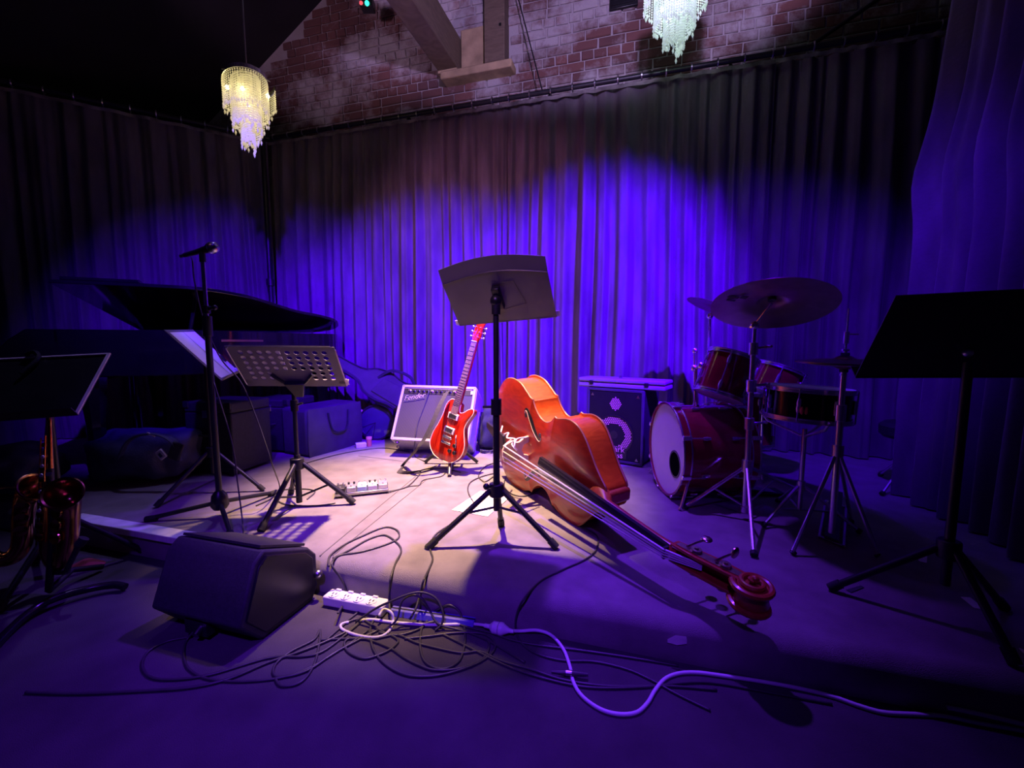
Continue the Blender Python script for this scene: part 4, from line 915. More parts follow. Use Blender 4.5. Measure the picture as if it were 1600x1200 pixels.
# bass drum: axis along +x, front head to the left
BR, BD = 0.255, 0.40
bc = V((0.905, 2.45, S + BR + 0.022))
KMx = tr(bc) @ rot('Z', 1) @ rot('Y', 90)
kd = thing('bass_drum', 'red bass drum with white front head facing left', 'drum', M=KMx, group='drum kit')
MB().lathe([(BR, 0.05), (BR, BD - 0.03), (BR - 0.008, BD - 0.03), (BR - 0.008, 0.05), (BR, 0.05)], 56).build('shell', m_shell, kd)
for z, nm in ((0.0, 'front_hoop'), (BD - 0.035, 'rear_hoop')):
    o = MB().lathe([(BR + 0.006, z), (BR + 0.018, z), (BR + 0.018, z + 0.045), (BR + 0.006, z + 0.045), (BR + 0.006, z)], 56).build(nm, m_hoopred, kd)
    for zz in (z + 0.002, z + 0.043): MB().lathe([(BR + 0.0185, zz - 0.004), (BR + 0.0195, zz), (BR + 0.0185, zz + 0.004), (BR + 0.012, zz)], 56).build('hoop_rim', m_chrome, o)
hd = MB().lathe([(0, 0.012), (BR + 0.006, 0.010), (BR + 0.006, 0.014), (0, 0.016)], 56); hd.build('front_head', m_head, kd)
MB().lathe([(0.078, 0.0112), (0.078, 0.0085), (0.068, 0.0085), (0.068, 0.0112), (0.078, 0.0112)], 32, tr((0.06, -0.125, 0))).build('port_ring', m_black, kd)
MB().cyl((0.06, -0.125, 0.0095), 0.07, 0.002, 28).build('port_hole', mat('matt_black_port', (0.004, 0.004, 0.005), 1.0, spec=0.0), kd)
MB().lathe([(0, BD - 0.006), (BR + 0.006, BD - 0.006), (BR + 0.006, BD - 0.010), (0, BD - 0.01)], 56).build('rear_head', m_head, kd)
for k in range(8):
    a = 2 * PI * k / 8 + PI / 8 * 0.9; c, s = math.cos(a), math.sin(a); RR = BR + 0.02
    for z, sg in ((-0.002, 1), (BD + 0.012, -1)):
        MB().box((0, 0, 0), (0.014, 0.024, 0.05), rot('Z', math.degrees(a)) @ tr((RR + 0.003, 0, z + sg * 0.022))).build('claw', m_chrome, kd, bevel=0.003)
    MB().bar((RR * c + .006 * c, RR * s + .006 * s, 0.03), (RR * c + .006 * c, RR * s + .006 * s, 0.125), 0.0035, 6).bar((RR * c + .006 * c, RR * s + .006 * s, BD - 0.02), (RR * c + .006 * c, RR * s + .006 * s, BD - 0.11), 0.0035, 6).build('tension_rod', m_chrome, kd)
    for z in (0.13, BD - 0.115): MB().lathe([(0, -0.024), (0.009, -0.02), (0.012, 0), (0.009, 0.02), (0, 0.024)], 10, tr(((BR + 0.01) * c, (BR + 0.01) * s, z))).build('lug', m_chrome, kd)
ik = KMx.inverted()
for (a, e) in (((1082, 728), (1064, 794)),):
    p = at(a[0], a[1], 2.23); f = fl(e[0], e[1], S + 0.012)
    MB().lathe([(0, -0.03), (0.03, -0.03), (0.034, 0), (0.02, 0.025), (0, 0.025)], 14, ik @ align(p, (0.1, -1, 0.2))).build('spur_bracket', m_chrome, kd)
    MB().bar(ik @ p, ik @ f, 0.008, 8).bar(ik @ f, ik @ (f + (f - p).normalized() * 0.01), 0.014, 8).build('spur', m_chrome, kd)
p = bc + V((0.15, 0.22, -0.06)); f = V((0.95, 2.85, S + 0.012)); MB().bar(ik @ p, ik @ f, 0.008, 8).build('spur', m_chrome, kd)
# rack tom on its post
tomc = at(1134, 588, 2.36); TM = tr(tomc) @ rot('X', -6) @ rot('Y', 20) @ tr((0, 0, -0.125))
tm = drum('rack_tom', 'small deep red rack tom tilted above the bass drum', TM, 0.128, 0.25, 6)
it = TM.inverted(); pp = at(1087, 642, 2.45); pt = at(1086, 548, 2.45)
MB().bar(it @ pp, it @ pt, 0.011, 10).cyl((0, 0, 0), 0.018, 0.04, 12, it @ tr(pp)).build('tom_post', m_chrome, tm)
MB().bar(it @ (pt - V((0, 0, 0.1))), (-0.128, 0.02, 0.14), 0.010, 8).ball(tuple(it @ (pt - V((0, 0, 0.1)))), 0.022, 10).ball((-0.14, 0.02, 0.14), 0.022, 10).ball(tuple(it @ pt), 0.018, 10).build('tom_arm', m_chrome, tm)
drum('floor_tom', 'red floor tom half hidden behind the rack tom', tr((1.60, 2.88, S + 0.2)) @ rot('X', -3), 0.18, 0.36, 8)
for o_ in [o for o in col.objects if o.name.startswith('floor_tom')]:
    for k in range(3):
        a = 2 * PI * k / 3 + 0.6; MB().tube([(0.2 * math.cos(a), 0.2 * math.sin(a), 0.25), (0.2 * math.cos(a), 0.2 * math.sin(a), -0.12), (0.22 * math.cos(a), 0.22 * math.sin(a), -0.195)], 0.007, 8).build('leg', m_chrome, o_)
drum('rack_tom', 'second dark red rack tom behind the cymbal stand', tr(at(1212, 596, 2.62)) @ rot('Y', 22) @ tr((0, 0, -0.09)), 0.13, 0.18, 6)
# snare
m_blackshell = mat('black_nickel_shell', (0.03, 0.03, 0.035), 0.18, 0.9, var=0.1)
sn = at(1262, 604, 2.06); SNH = 0.16
SNM = tr((sn.x, sn.y, sn.z - SNH)) @ rot('Y', 2.5)
sd = drum('snare_drum', 'black metal snare drum with a white head', SNM, 0.178, SNH, 8, m_blackshell)
for dxx in (-0.012, 0.008): MB().lathe([(0, -0.02), (0.006, -0.014), (0.007, 0), (0.004, 0.016), (0, 0.018)], 8, tr((-0.115 + dxx, -0.15, 0.06))).build('orange_reflection', mat('orange_reflection', (0.95, 0.22, 0.08), 0.5), sd, label='small solid spot for an orange reflection on the shell')  # orange reflections on the shell, added as solid spots
def stand_legs(root, hub_z, spread, angs, m=m_chrome, foot_r=0.013, brace_z=None):
    for a in angs:
        c, s = math.cos(rad(a)), math.sin(rad(a))
        MB().bar((0.02 * c, 0.02 * s, hub_z), (spread * c, spread * s, 0.016), 0.0085, 8).build('leg', m, root)
        MB().bar((spread * c * 0.95, spread * s * 0.95, 0.022), (spread * c * 1.02, spread * s * 1.02, 0.013), foot_r, 8).build('foot', m_rubber, root)
        if brace_z is not None: MB().bar((0, 0, brace_z), (spread * c * 0.55, spread * s * 0.55, hub_z * 0.46), 0.0055, 6).build('brace', m, root)
ss = thing('snare_stand', 'chrome tripod stand carrying the snare drum', 'stand', loc=(sn.x, sn.y, S))
MB().bar((0, 0, 0.06), (0, 0, sn.z - SNH - S - 0.05), 0.012, 10).build('tube', m_chrome, ss)
for k in range(3):
    a = 2 * PI * k / 3 + 0.4; MB().tube([(0, 0, sn.z - SNH - S - 0.09), (0.16 * math.cos(a), 0.16 * math.sin(a), sn.z - SNH - S - 0.025), (0.195 * math.cos(a), 0.195 * math.sin(a), sn.z - SNH - S + 0.02)], 0.007, 6).build('basket_arm', m_chrome, ss)
MB().cyl((0, 0, 0.16), 0.02, 0.05, 12).build('collar', m_chrome, ss)
stand_legs(ss, 0.18, 0.24, (200, 320, 80), brace_z=0.06)
def cymbal(name, label, M, r, bell, cat='cymbal'):
    root = thing(name, label, cat, M=M, group='cymbals')
    pf = [(0.006, bell), (bell * 1.2, bell * 0.95), (bell * 2.0, bell * 0.5), (bell * 2.35, bell * 0.18), (r * 0.6, 0.002), (r, -0.012)]
    lower = [(a, z - 0.0018) for a, z in pf]
    b = MB(); b.lathe(pf + lower[::-1] + [pf[0]], 56)
    b.build('plate', m_bronze, root, ang=60)
    MB().cyl((0, 0, bell - 0.002), 0.016, 0.014, 12).cyl((0, 0, bell - 0.016), 0.018, 0.013, 12).build('felt', m_greycloth, root)
    MB().cyl((0, 0, bell + 0.012), 0.007, 0.014, 8).bar((-0.014, 0, bell + 0.024), (0.014, 0, bell + 0.024), 0.005, 6).build('wing_nut', m_chrome, root)
    return root
# ride stand
rb = V((1.185, 2.08, S))
rs = thing('cymbal_stand', 'chrome cymbal stand in front of the bass drum pedal', 'stand', loc=tuple(rb))
zt = at(1192, 508, rb.y).z - S
zc1, zc2, zc3, zh = [at(1180, yy, rb.y).z - S for yy in (545, 600, 662, 728)]
MB().bar((0, 0, 0.05), (0, 0, zc3), 0.0145, 12).build('lower_tube', m_chrome, rs)
MB().bar((0, 0, zc3), (0, 0, zc1), 0.0125, 12).build('middle_tube', m_chrome, rs)
MB().bar((0, 0, zc1), (0, 0, zt), 0.009, 12).build('upper_tube', m_chrome, rs)
for z_, rr in ((zc1, 0.021), (zc2 - 0.01, 0.024), (zc3, 0.022)):
    MB().cyl((0, 0, z_ - 0.03), rr, 0.06, 14).bar((0, 0, z_), (0.06, -0.02, z_ + 0.01), 0.007, 8).box((0.066, -0.022, z_ + 0.012), (0.012, 0.03, 0.014)).build('memory_clamp', m_chrome, rs, bevel=0.002)
MB().cyl((0, 0, zh - 0.03), 0.024, 0.06, 14).build('hub', m_chrome, rs)
for e in ((1070, 796), (1178, 872), (1246, 768)):
    f = fl(*e) - rb; MB().bar((0, 0, zh), f + V((0, 0, 0.014)), 0.009, 8).build('leg', m_chrome, rs)
    MB().bar(f * 0.96 + V((0, 0, 0.02)), f + V((0, 0, 0.012)), 0.015, 8).build('foot', m_rubber, rs)
    MB().bar((0, 0, 0.07), V((0, 0, zh)).lerp(f, 0.5), 0.0055, 6).build('brace', m_chrome, rs)
MB().cyl((0, 0, 0.04), 0.02, 0.03, 12).build('lower_collar', m_chrome, rs)
rc = at(1206, 474, 2.02); RT = rot('Z', 0) @ rot('X', -20) @ rot('Y', 9)
tip = rc - rb
MB().ball((0, 0, zt), 0.020, 12).bar((0, 0, zt), tuple(tip), 0.007, 8).bar((-0.03, -0.02, zt - 0.01), (0.0, 0, zt), 0.007, 8).build('tilter', m_chrome, rs)
ry = cymbal('ride_cymbal', 'large ride cymbal seen from below above the drums', tr(rc) @ RT, 0.262, 0.030)
m_ink = mat('faded_ink', (0.03, 0.025, 0.03), 0.7)
for (x, y, w_, h_) in ((-0.19, -0.02, 0.05, 0.02), (-0.185, 0.012, 0.04, 0.016), (-0.145, -0.03, 0.03, 0.03)): MB().box((x, y, -0.0075 + 0.03 * (0.19 + x)), (w_, h_, 0.001)).build('printed_mark', m_ink, ry, label='faded dark print under the cymbal')
# crash on a thin stand
cb0 = at(1107, 540, 2.86); cs_ = thing('cymbal_stand', 'thin chrome cymbal stand behind the rack tom', 'stand', loc=(cb0.x, cb0.y, S))
ct = at(1108, 494, 2.86).z - S
MB().bar((0, 0, 0.1), (0, 0, ct), 0.009, 10).build('tube', m_chrome, cs_)
MB().ball((0, 0, ct), 0.022, 10).build('tilter', m_chrome, cs_)
stand_legs(cs_, 0.25, 0.26, (20, 140, 260))
cc = at(1122, 480, 2.86)
MB().bar((0, 0, ct), tuple(cc - V((cb0.x, cb0.y, S)) + V((0, 0, 0.01))), 0.007, 8).build('rod', m_chrome, cs_)
cymbal('crash_cymbal', 'thin crash cymbal tilted edge on behind the ride', tr(cc) @ rot('X', 3) @ rot('Y', 22), 0.205, 0.022)
# hi-hat
hb = at(1310, 690, 1.80); hb = V((hb.x, hb.y, S))
hh = thing('hi_hat_stand', 'chrome hi-hat stand with pedal in front of the snare drum', 'stand', loc=tuple(hb))
zr, zcl, zcy, zhub, zj = [at(1318, yy, hb.y).z - S for yy in (482, 522, 566, 704, 645)]
MB().bar((0, 0, 0.06), (0, 0, zj), 0.0135, 12).build('lower_tube', m_chrome, hh)
MB().bar((0, 0, zj), (0, 0, zcy - 0.02), 0.0115, 12).build('upper_tube', m_chrome, hh)
MB().bar((0, 0, zcy - 0.05), (0, 0, zr), 0.0042, 8).build('pull_rod', m_chrome, hh)
MB().cyl((0, 0, zj - 0.035), 0.020, 0.07, 14).build('memory_clamp', m_chrome, hh, bevel=0.002)
MB().cyl((0, 0, zhub - 0.025), 0.022, 0.05, 14).build('hub', m_chrome, hh)
MB().cyl((0, 0, zcl - 0.04), 0.010, 0.05, 10).bar((0, 0, zcl), (0.05, 0, zcl), 0.004, 6).build('clutch', m_chrome, hh)
for e in ((1238, 868), (1372, 872), (1330, 818)):
    f = fl(*e) - hb; MB().bar((0, 0, zhub), f + V((0, 0, 0.012)), 0.0085, 8).build('leg', m_chrome, hh)
    MB().bar(f * 0.96 + V((0, 0, 0.016)), f + V((0, 0, 0.010)), 0.013, 8).build('foot', m_rubber, hh)
q = [fl(1290, 786) - hb, fl(1322, 796) - hb, fl(1318, 858) - hb, fl(1280, 842) - hb]
MB().tube([V((p.x, p.y, 0.012)) for p in q], 0.008, 6, closed=True).build('pedal_frame', m_chrome, hh)
fr = [q[0].lerp(q[1], 0.2), q[0].lerp(q[1], 0.8), q[3].lerp(q[2], 0.8), q[3].lerp(q[2], 0.2)]
hts = (0.08, 0.08, 0.02, 0.02); MB().add([V((p.x, p.y, h)) for p, h in zip(fr, hts)] + [V((p.x, p.y, h + 0.008)) for p, h in zip(fr, hts)], [(3, 2, 1, 0), (4, 5, 6, 7), (0, 1, 5, 4), (1, 2, 6, 5), (2, 3, 7, 6), (3, 0, 4, 7)]).build('footboard', m_satin, hh)
for z_, fl_, nm, lb in ((zcy + 0.01, 0, 'hi_hat_cymbal', 'upper hi-hat cymbal at the right of the drum kit'), (zcy - 0.012, 180, 'hi_hat_cymbal', 'lower hi-hat cymbal turned bell down under its pair')):
    cymbal(nm, lb, tr(hb + V((0, 0, z_))) @ rot('X', fl_ + 1.0), 0.178, 0.018)
# kick pedal
kp = bc + V((BD + 0.03, 0.0, 0)); kp.z = S
pd = thing('bass_drum_pedal', 'bass drum pedal with pale felt beater behind the red drum', 'pedal', loc=tuple(kp))
MB().box((0.12, 0, 0.012), (0.30, 0.11, 0.014)).build('base', m_satin, pd, bevel=0.003)
MB().box((0.15, 0, 0.05), (0.25, 0.075, 0.008), rot('Y', 9)).build('footboard', m_steel, pd)
for sy in (-0.05, 0.05): MB().bar((0.02, sy, 0.015), (0.02, sy, 0.21), 0.010, 8).build('post', m_chrome, pd)
MB().bar((0.02, -0.055, 0.2), (0.02, 0.055, 0.2), 0.008, 8).bar((0.02, 0, 0.2), (0.06, -0.02, 0.36), 0.0045, 8).build('beater_rod', m_chrome, pd)
MB().lathe([(0, -0.028), (0.02, -0.028), (0.026, -0.01), (0.026, 0.012), (0.02, 0.028), (0, 0.028)], 16, align((0.062, -0.02, 0.375), (1, 0, 0.2))).build('beater', mat('felt_beater', (0.6, 0.58, 0.55), 0.9), pd)
# throne
th = at(1432, 662, 2.5); tz = th.z - S
tn = thing('drum_throne', 'round black drum stool in shadow behind the hi-hat', 'stool', loc=(th.x, th.y, S))
MB().lathe([(0, tz - 0.09), (0.15, tz - 0.09), (0.17, tz - 0.07), (0.172, tz - 0.02), (0.15, tz), (0, tz + 0.006)], 32).build('seat', m_tolex, tn)
MB().bar((0, 0, 0.08), (0, 0, tz - 0.08), 0.014, 10).build('post', m_chrome, tn)
MB().cyl((0, 0, 0.22), 0.022, 0.05, 12).build('collar', m_chrome, tn)
stand_legs(tn, 0.24, 0.27, (200, 320, 80), brace_z=0.10)

# ================================================================== GRAND PIANO
pk = V((-2.78, 2.58, S)); PMx = tr(pk) @ rot('Z', 25) @ Mx.Diagonal((1.06, 1.06, 1, 1))
pn = thing('grand_piano', 'black grand piano with the lid raised a little at left', 'piano', M=PMx)
po = [(0, 0), (.45, 0), (.70, .03), (.92, .17), (1.08, .38), (1.22, .57), (1.38, .70), (1.50, .85), (1.545, 1.05), (1.48, 1.26), (1.30, 1.39), (1.05, 1.43)]
cur = [(p.x, p.y) for p in spline([(x, y, 0) for x, y in po[1:]], 6)]
outl = [(0, 0)] + cur + [(0, 1.43)]
RT_, RB_ = 0.98, 0.68
MB().prism(outl, RB_, RT_ - 0.07).build('case', m_piano, pn, bevel=0.008)
b = MB(); vs = []; nn = len(outl)
for (x, y) in outl: vs += [(x, y, RT_ - 0.08), (x, y, RT_)]
inn = [((x - .7) * 0.95 + .7, (y - .72) * 0.95 + .72) for x, y in outl]
for (x, y) in inn: vs += [(x, y, RT_ - 0.08), (x, y, RT_)]
fs = []
for i in range(nn):
    j = (i + 1) % nn; fs += [(2 * i, 2 * j, 2 * j + 1, 2 * i + 1), (2 * nn + 2 * i, 2 * nn + 2 * i + 1, 2 * nn + 2 * j + 1, 2 * nn + 2 * j), (2 * i + 1, 2 * j + 1, 2 * nn + 2 * j + 1, 2 * nn + 2 * i + 1)]
b.add(vs, fs); b.build('rim', m_piano, pn)
m_plate = mat('dull_gold_iron_plate', (0.35, 0.24, 0.10), 0.4, 0.8); MB().prism([(0.3 + (x) * 0.72, .05 + y * 0.93) for x, y in outl], RT_ - 0.075, RT_ - 0.06).build('iron_plate', m_plate, pn)
MB().box((-0.14, 0.715, RB_ - 0.02), (0.28, 1.43, 0.08)).build('key_bed', m_piano, pn, bevel=0.006)
for y in (0.03, 1.40): MB().prism([(-0.27, RB_ + .02), (0.02, RB_ + .02), (0.02, RT_), (-0.12, RT_), (-0.19, RT_ - 0.06), (-0.27, RT_ - .16)], -0.03, 0.03, tr((0, y, 0)) @ XZ).build('key_cheek', m_piano, pn, bevel=0.008)
MB().box((-0.03, 0.715, RT_ - 0.11), (0.03, 1.32, 0.16), None).build('fallboard', m_piano, pn, bevel=0.004)
b = MB(); kwid = 1.30 / 52
for k in range(52): b.box((-0.15, 0.065 + kwid * (k + 0.5), RB_ + 0.035), (0.15, kwid * 0.93, 0.02))
b.build('white_keys', m_white, pn, smooth=False)
b = MB()
for k in range(51):
    if k % 7 not in (1, 4): b.box((-0.12, 0.065 + kwid * (k + 1), RB_ + 0.052), (0.09, kwid * 0.5, 0.014))
b.build('black_keys', m_black, pn, smooth=False)
LH = tr((0, 1.43, RT_ + 0.012)) @ rot('X', -10.5) @ tr((0, -1.43, 0))
lidout = [(0.0, -0.02)] + [(x + 0.02 * (x > .5), y - 0.02) for x, y in cur] + [(0.0, 1.43)]
lid = MB().prism(lidout, 0.0, 0.024, LH).build('lid', m_piano, pn, bevel=0.004)
MB().box((0.22, 0.70, 0.038), (0.36, 1.42, 0.022), LH).build('folded_lid_flap', m_piano, lid, bevel=0.004)
for y in (0.25, 0.72, 1.2): MB().box((0.03, y, 0.03), (0.02, 0.10, 0.018), LH).build('lid_hinge', m_brass, lid)
MB().bar((0.62, 0.07, RT_ - 0.02), LH @ V((0.62, 0.25, 0.0)), 0.012, 8).build('prop_stick', m_piano, pn)
for (x, y) in ((0.1, 0.12), (0.1, 1.3), (1.25, 1.1)):
    MB().lathe([(0, 0.04), (0.035, 0.04), (0.04, 0.08), (0.05, 0.4), (0.07, 0.62), (0.075, RB_), (0, RB_)], 8, tr((x, y, 0))).build('leg', m_piano, pn)
    MB().lathe([(0, -0.012), (0.02, -0.012), (0.022, 0), (0.02, 0.012), (0, 0.012)], 12, tr((x, y, 0.022)) @ rot('X', 90)).bar((x, y, 0.02), (x, y, 0.045), 0.01, 8).build('caster', m_brass, pn)
MB().box((0.12, 0.715, 0.12), (0.05, 0.2, 0.04)).bar((0.12, 0.66, 0.12), (0.12, 0.68, RB_), 0.014, 8).bar((0.12, 0.77, 0.12), (0.12, 0.75, RB_), 0.014, 8).build('pedal_lyre', m_piano, pn)

# ================================================================== SAXOPHONES ON A STAND
def saxophone(label, M, sc=1.0):
    root = thing('saxophone', label, 'saxophone', M=M @ Mx.Scale(sc, 4), group='saxophones')
    body = [V((0, 0, 0.60)), V((0, 0, 0.45)), V((0, 0, 0.25)), V((0, 0, 0.10)), V((0.01, 0, 0.04)), V((0.045, 0, 0.004)), V((0.09, 0, 0.012)), V((0.115, 0, 0.06)), V((0.122, 0, 0.15)), V((0.13, -0.004, 0.22)), V((0.142, -0.012, 0.27)), V((0.162, -0.03, 0.305)), V((0.188, -0.055, 0.325))]
    rr = [0.011, 0.017, 0.024, 0.029, 0.031, 0.033, 0.035, 0.036, 0.037, 0.039, 0.043, 0.050, 0.060]
    P = spline(body, 5); R_ = [0] * len(P)
    for i in range(len(P)):
        t = i / 5; k = min(int(t), len(rr) - 2); R_[i] = rr[k] + (rr[k + 1] - rr[k]) * (t - k)
    b = MB(); b.tube(P, R_, 20)
    b.f.pop()                                   # open bell
    b.build('body_tube', m_brass, root)
    e = P[-1]; d = (P[-1] - P[-3]).normalized()
    MB().lathe([(0.059, -0.004), (0.068, -0.002), (0.069, 0.002), (0.065, 0.004), (0.058, 0.0)], 28, align(e, d)).build('bell_rim', m_brass, root)
    MB().lathe([(0.058, -0.002), (0.046, -0.03), (0.036, -0.07), (0, -0.10)], 28, align(e, d)).build('bell_bore', m_brass, root)
    MB().tube(spline([(0, 0, 0.60), (0, 0, 0.64), (-0.02, 0, 0.672), (-0.06, 0, 0.68), (-0.10, 0, 0.665)], 5), [0.0105] * 5 + [0.0095] * 16, 12).build('neck', m_brass, root)
    MB().bar((-0.092, 0, 0.668), (-0.16, 0, 0.64), 0.0115, 12).build('mouthpiece', m_black, root)
    for k in range(9):
        z = 0.52 - 0.05 * k; r_ = 0.010 + 0.0012 * k; br_ = 0.012 + 0.0019 * k
        MB().lathe([(0, 0), (r_, 0), (r_ * 0.95, 0.005), (r_ * 0.4, 0.007), (0, 0.007)], 14, align((0.006, -br_ - 0.006, z), (0.2, -1, 0))).build('key_cup', m_brass, root)
    for k in range(3):
        z = 0.13 + 0.055 * k; MB().lathe([(0, 0), (0.026, 0), (0.025, 0.006), (0.01, 0.009), (0, 0.009)], 16, align((0.13 + .004 * k, -0.046, z), (0.1, -1, 0))).build('key_cup', m_brass, root)
    for k in range(6):
        z = 0.47 - 0.04 * k - (0.03 if k > 2 else 0); MB().lathe([(0, 0), (0.008, 0), (0.007, 0.003), (0, 0.0035)], 12, align((0.026, -0.034 - 0.002 * k, z), (0.3, -1, 0))).build('pearl_touch', m_pearl, root)
    for x, z0_, z1_ in ((0.02, 0.14, 0.56), (-0.016, 0.2, 0.55), (0.032, 0.10, 0.36), (-0.024, 0.08, 0.3)):
        MB().bar((x, -0.028 + 0.0 * x, z0_), (x * 0.8, -0.020, z1_), 0.0028, 6).build('key_rod', m_brass, root)
    MB().tube([(0.045, -0.0, 0.33), (0.07, 0, 0.335), (0.10, 0, 0.33)], 0.005, 6).build('bell_brace', m_brass, root)
    MB().tube([(0.05, -0.034, 0.02), (0.085, -0.03, 0.02), (0.10, -0.036, 0.06)], 0.003, 6).build('bow_guard', m_brass, root)
    return root
sb = at(80, 885, 1.66)
SXM = tr(sb + V((-0.01, 0, 0.02))) @ rot('Z', -14) @ rot('Y', -2) @ rot('X', -6)
saxophone('brass saxophone with its open bell facing out on the floor stand', SXM, 0.93)
saxophone('dim second saxophone at the left edge behind the brass one', tr(at(-22, 880, 1.66)) @ rot('Z', 30) @ rot('X', -8), 0.9)
sx = fl(78, 938, 0.0)
st = thing('instrument_stand', 'black saxophone stand with a curved shiny floor leg', 'stand', loc=(sx.x, sx.y, 0))
leg = [fl(-40, 1050, 0.02), fl(0, 1000, 0.025), fl(40, 962, 0.03), fl(78, 938, 0.04), fl(130, 922, 0.035), fl(175, 914, 0.03), fl(196, 917, 0.02)]
b = MB(); b.tube(spline([p - V((sx.x, sx.y, 0)) for p in leg], 6), 0.0145, 12); b.build('curved_leg', mat('black_polished_tube', (0.03, 0.03, 0.032), 0.2, 0.6), st)
MB().tube([(0, 0, 0.04), (-0.03, 0.12, 0.06), (0.0, 0.22, 0.02)], 0.012, 10).build('rear_leg', m_satin, st)
MB().tube([(0, 0.0, 0.04), (0.0, 0.04, 0.3), (-0.02, 0.07, 0.52)], 0.012, 10).build('post', m_satin, st)
MB().tube(spline([(0, 0.03, 0.1), (0.08, 0.0, 0.12), (0.13, -0.04, 0.16), (0.16, -0.02, 0.24)], 5), 0.010, 8).build('bell_arm', m_satin, st)
MB().bar((0.16, -0.02, 0.24), (0.175, -0.01, 0.265), 0.017, 10).build('rubber_tip', m_rubber, st)
MB().tube([(-0.02, 0.07, 0.5), (0.03, 0.02, 0.5), (0.05, 0.0, 0.52)], 0.009, 8).build('yoke', m_rubber, st)
rf = fl(138, 884, 0.0)
o = MB().lathe([(0, 0), (0.055, 0), (0.06, 0.006), (0.02, 0.03), (0, 0.03)], 20, Mx.Diagonal((1.2, 0.7, 1, 1))).build('felt_pad', mat('dark_red_felt', (0.28, 0.04, 0.05), 0.9)); o.location = rf; tag(o, 'dark red felt pad on the floor by the saxophone', 'pad')

# ================================================================== BAGS, CASES, LAMP AT LEFT
def lump(name, label, cat, c, size, seed, m, rotz=0, amp=0.18, fl_z=S):
    r = random.Random(seed); k = [[r.uniform(-1, 1) for _ in range(4)] for _ in range(9)]
    root = thing(name, label, cat, M=tr((c[0], c[1], fl_z)) @ rot('Z', rotz)); nu, nv = 40, 20
    def fn(u, v):
        a = 2 * PI * u; e = PI * v; d = V((math.sin(e) * math.cos(a), math.sin(e) * math.sin(a), -math.cos(e)))
        q = 1 + amp * sum(math.sin(3.2 * (p[0] * d.x + p[1] * d.y + p[2] * d.z) * (1.2 + 0.3 * i) + 3 * p[3]) for i, p in enumerate(k)) / 4
        d = V((math.copysign(abs(d.x) ** 0.75, d.x), math.copysign(abs(d.y) ** 0.75, d.y), math.copysign(abs(d.z) ** 0.8, d.z))) * q
        return V((d.x * size[0] / 2, d.y * size[1] / 2, max(0.0, size[2] / 2 * (1 + d.z * 0.95))))
    MB().grid(fn, nu, nv).build('body', m, root, ang=180)
    return root
m_navy = mat('navy_nylon', (0.05, 0.055, 0.12), 0.6, var=0.3, scale=12, bump=0.25, bscale=90)
bg = lump('backpack', 'dark navy backpack with a white buckle on the stage at left', 'bag', (-2.42, 2.74), (0.62, 0.4, 0.34), 4, m_navy, 8)
bi = bg.matrix_basis.inverted()
def bp(x, y, Y): return bi @ at(x, y, Y)
MB().tube(spline([bp(180, 735, 2.55), bp(200, 690, 2.5), bp(235, 678, 2.5), bp(268, 690, 2.5), bp(282, 720, 2.52)], 6), 0.016, 8, flat=0.5).build('strap', m_navy, bg)
o = MB().box((0, 0, 0), (0.05, 0.012, 0.06), bi @ tr(at(252, 710, 2.48)) @ rot('Y', -35)).build('buckle', m_white, bg, bevel=0.006)
MB().box((0, 0, 0), (0.018, 0.016, 0.024), bi @ tr(at(252, 711, 2.477)) @ rot('Y', -35)).build('buckle_slot', m_navy, o)
MB().box((0, 0, 0), (0.05, 0.008, 0.012), bi @ tr(at(236, 679, 2.49)) @ rot('Y', 20)).build('tag', m_white, bg)
MB().box((0, 0, 0), (0.07, 0.02, 0.11), bi @ tr(at(275, 705, 2.5)) @ rot('Y', 25)).build('side_patch', m_greycloth, bg, bevel=0.008)
lump('coat', 'dark blue coat heaped on the floor behind the saxophone', 'coat', (-2.95, 2.42), (0.42, 0.34, 0.30), 9, m_navy, -10, 0.25)
def box_case(label, c, size, yaw, m=m_tolex):
    root = thing('equipment_case', label, 'case', M=tr((c[0], c[1], S)) @ rot('Z', yaw)); x, y, z = size
    MB().box((0, 0, z * 0.42 + 0.012), (x, y, z * 0.84 - 0.012)).build('body', m, root, bevel=0.01)
    MB().box((0, 0, z * 0.925), (x, y, z * 0.14)).build('lid', m, root, bevel=0.01)
    for sx in (-1, 1):
        for sz in (0.03, z - 0.02): MB().box((sx * (x / 2 - 0.02), -y / 2 - 0.001, sz), (0.045, 0.012, 0.045)).build('corner', m_satin, root, bevel=0.004)
    MB().box((0, -y / 2 - 0.006, z * 0.84), (0.06, 0.014, 0.05)).build('latch', m_steel, root, bevel=0.003)
    MB().tube([(-0.06, -y / 2, z * 0.55), (-0.05, -y / 2 - 0.03, z * 0.55), (0.05, -y / 2 - 0.03, z * 0.55), (0.06, -y / 2, z * 0.55)], 0.008, 8).build('handle', m_rubber, root)
    return root
box_case('black equipment case standing under the piano behind the microphone stand', (-2.02, 2.98), (0.38, 0.34, 0.50), -12)
box_case('second black equipment case beside the grey fabric amplifier cover', (-1.95, 3.56), (0.36, 0.34, 0.44), -10)
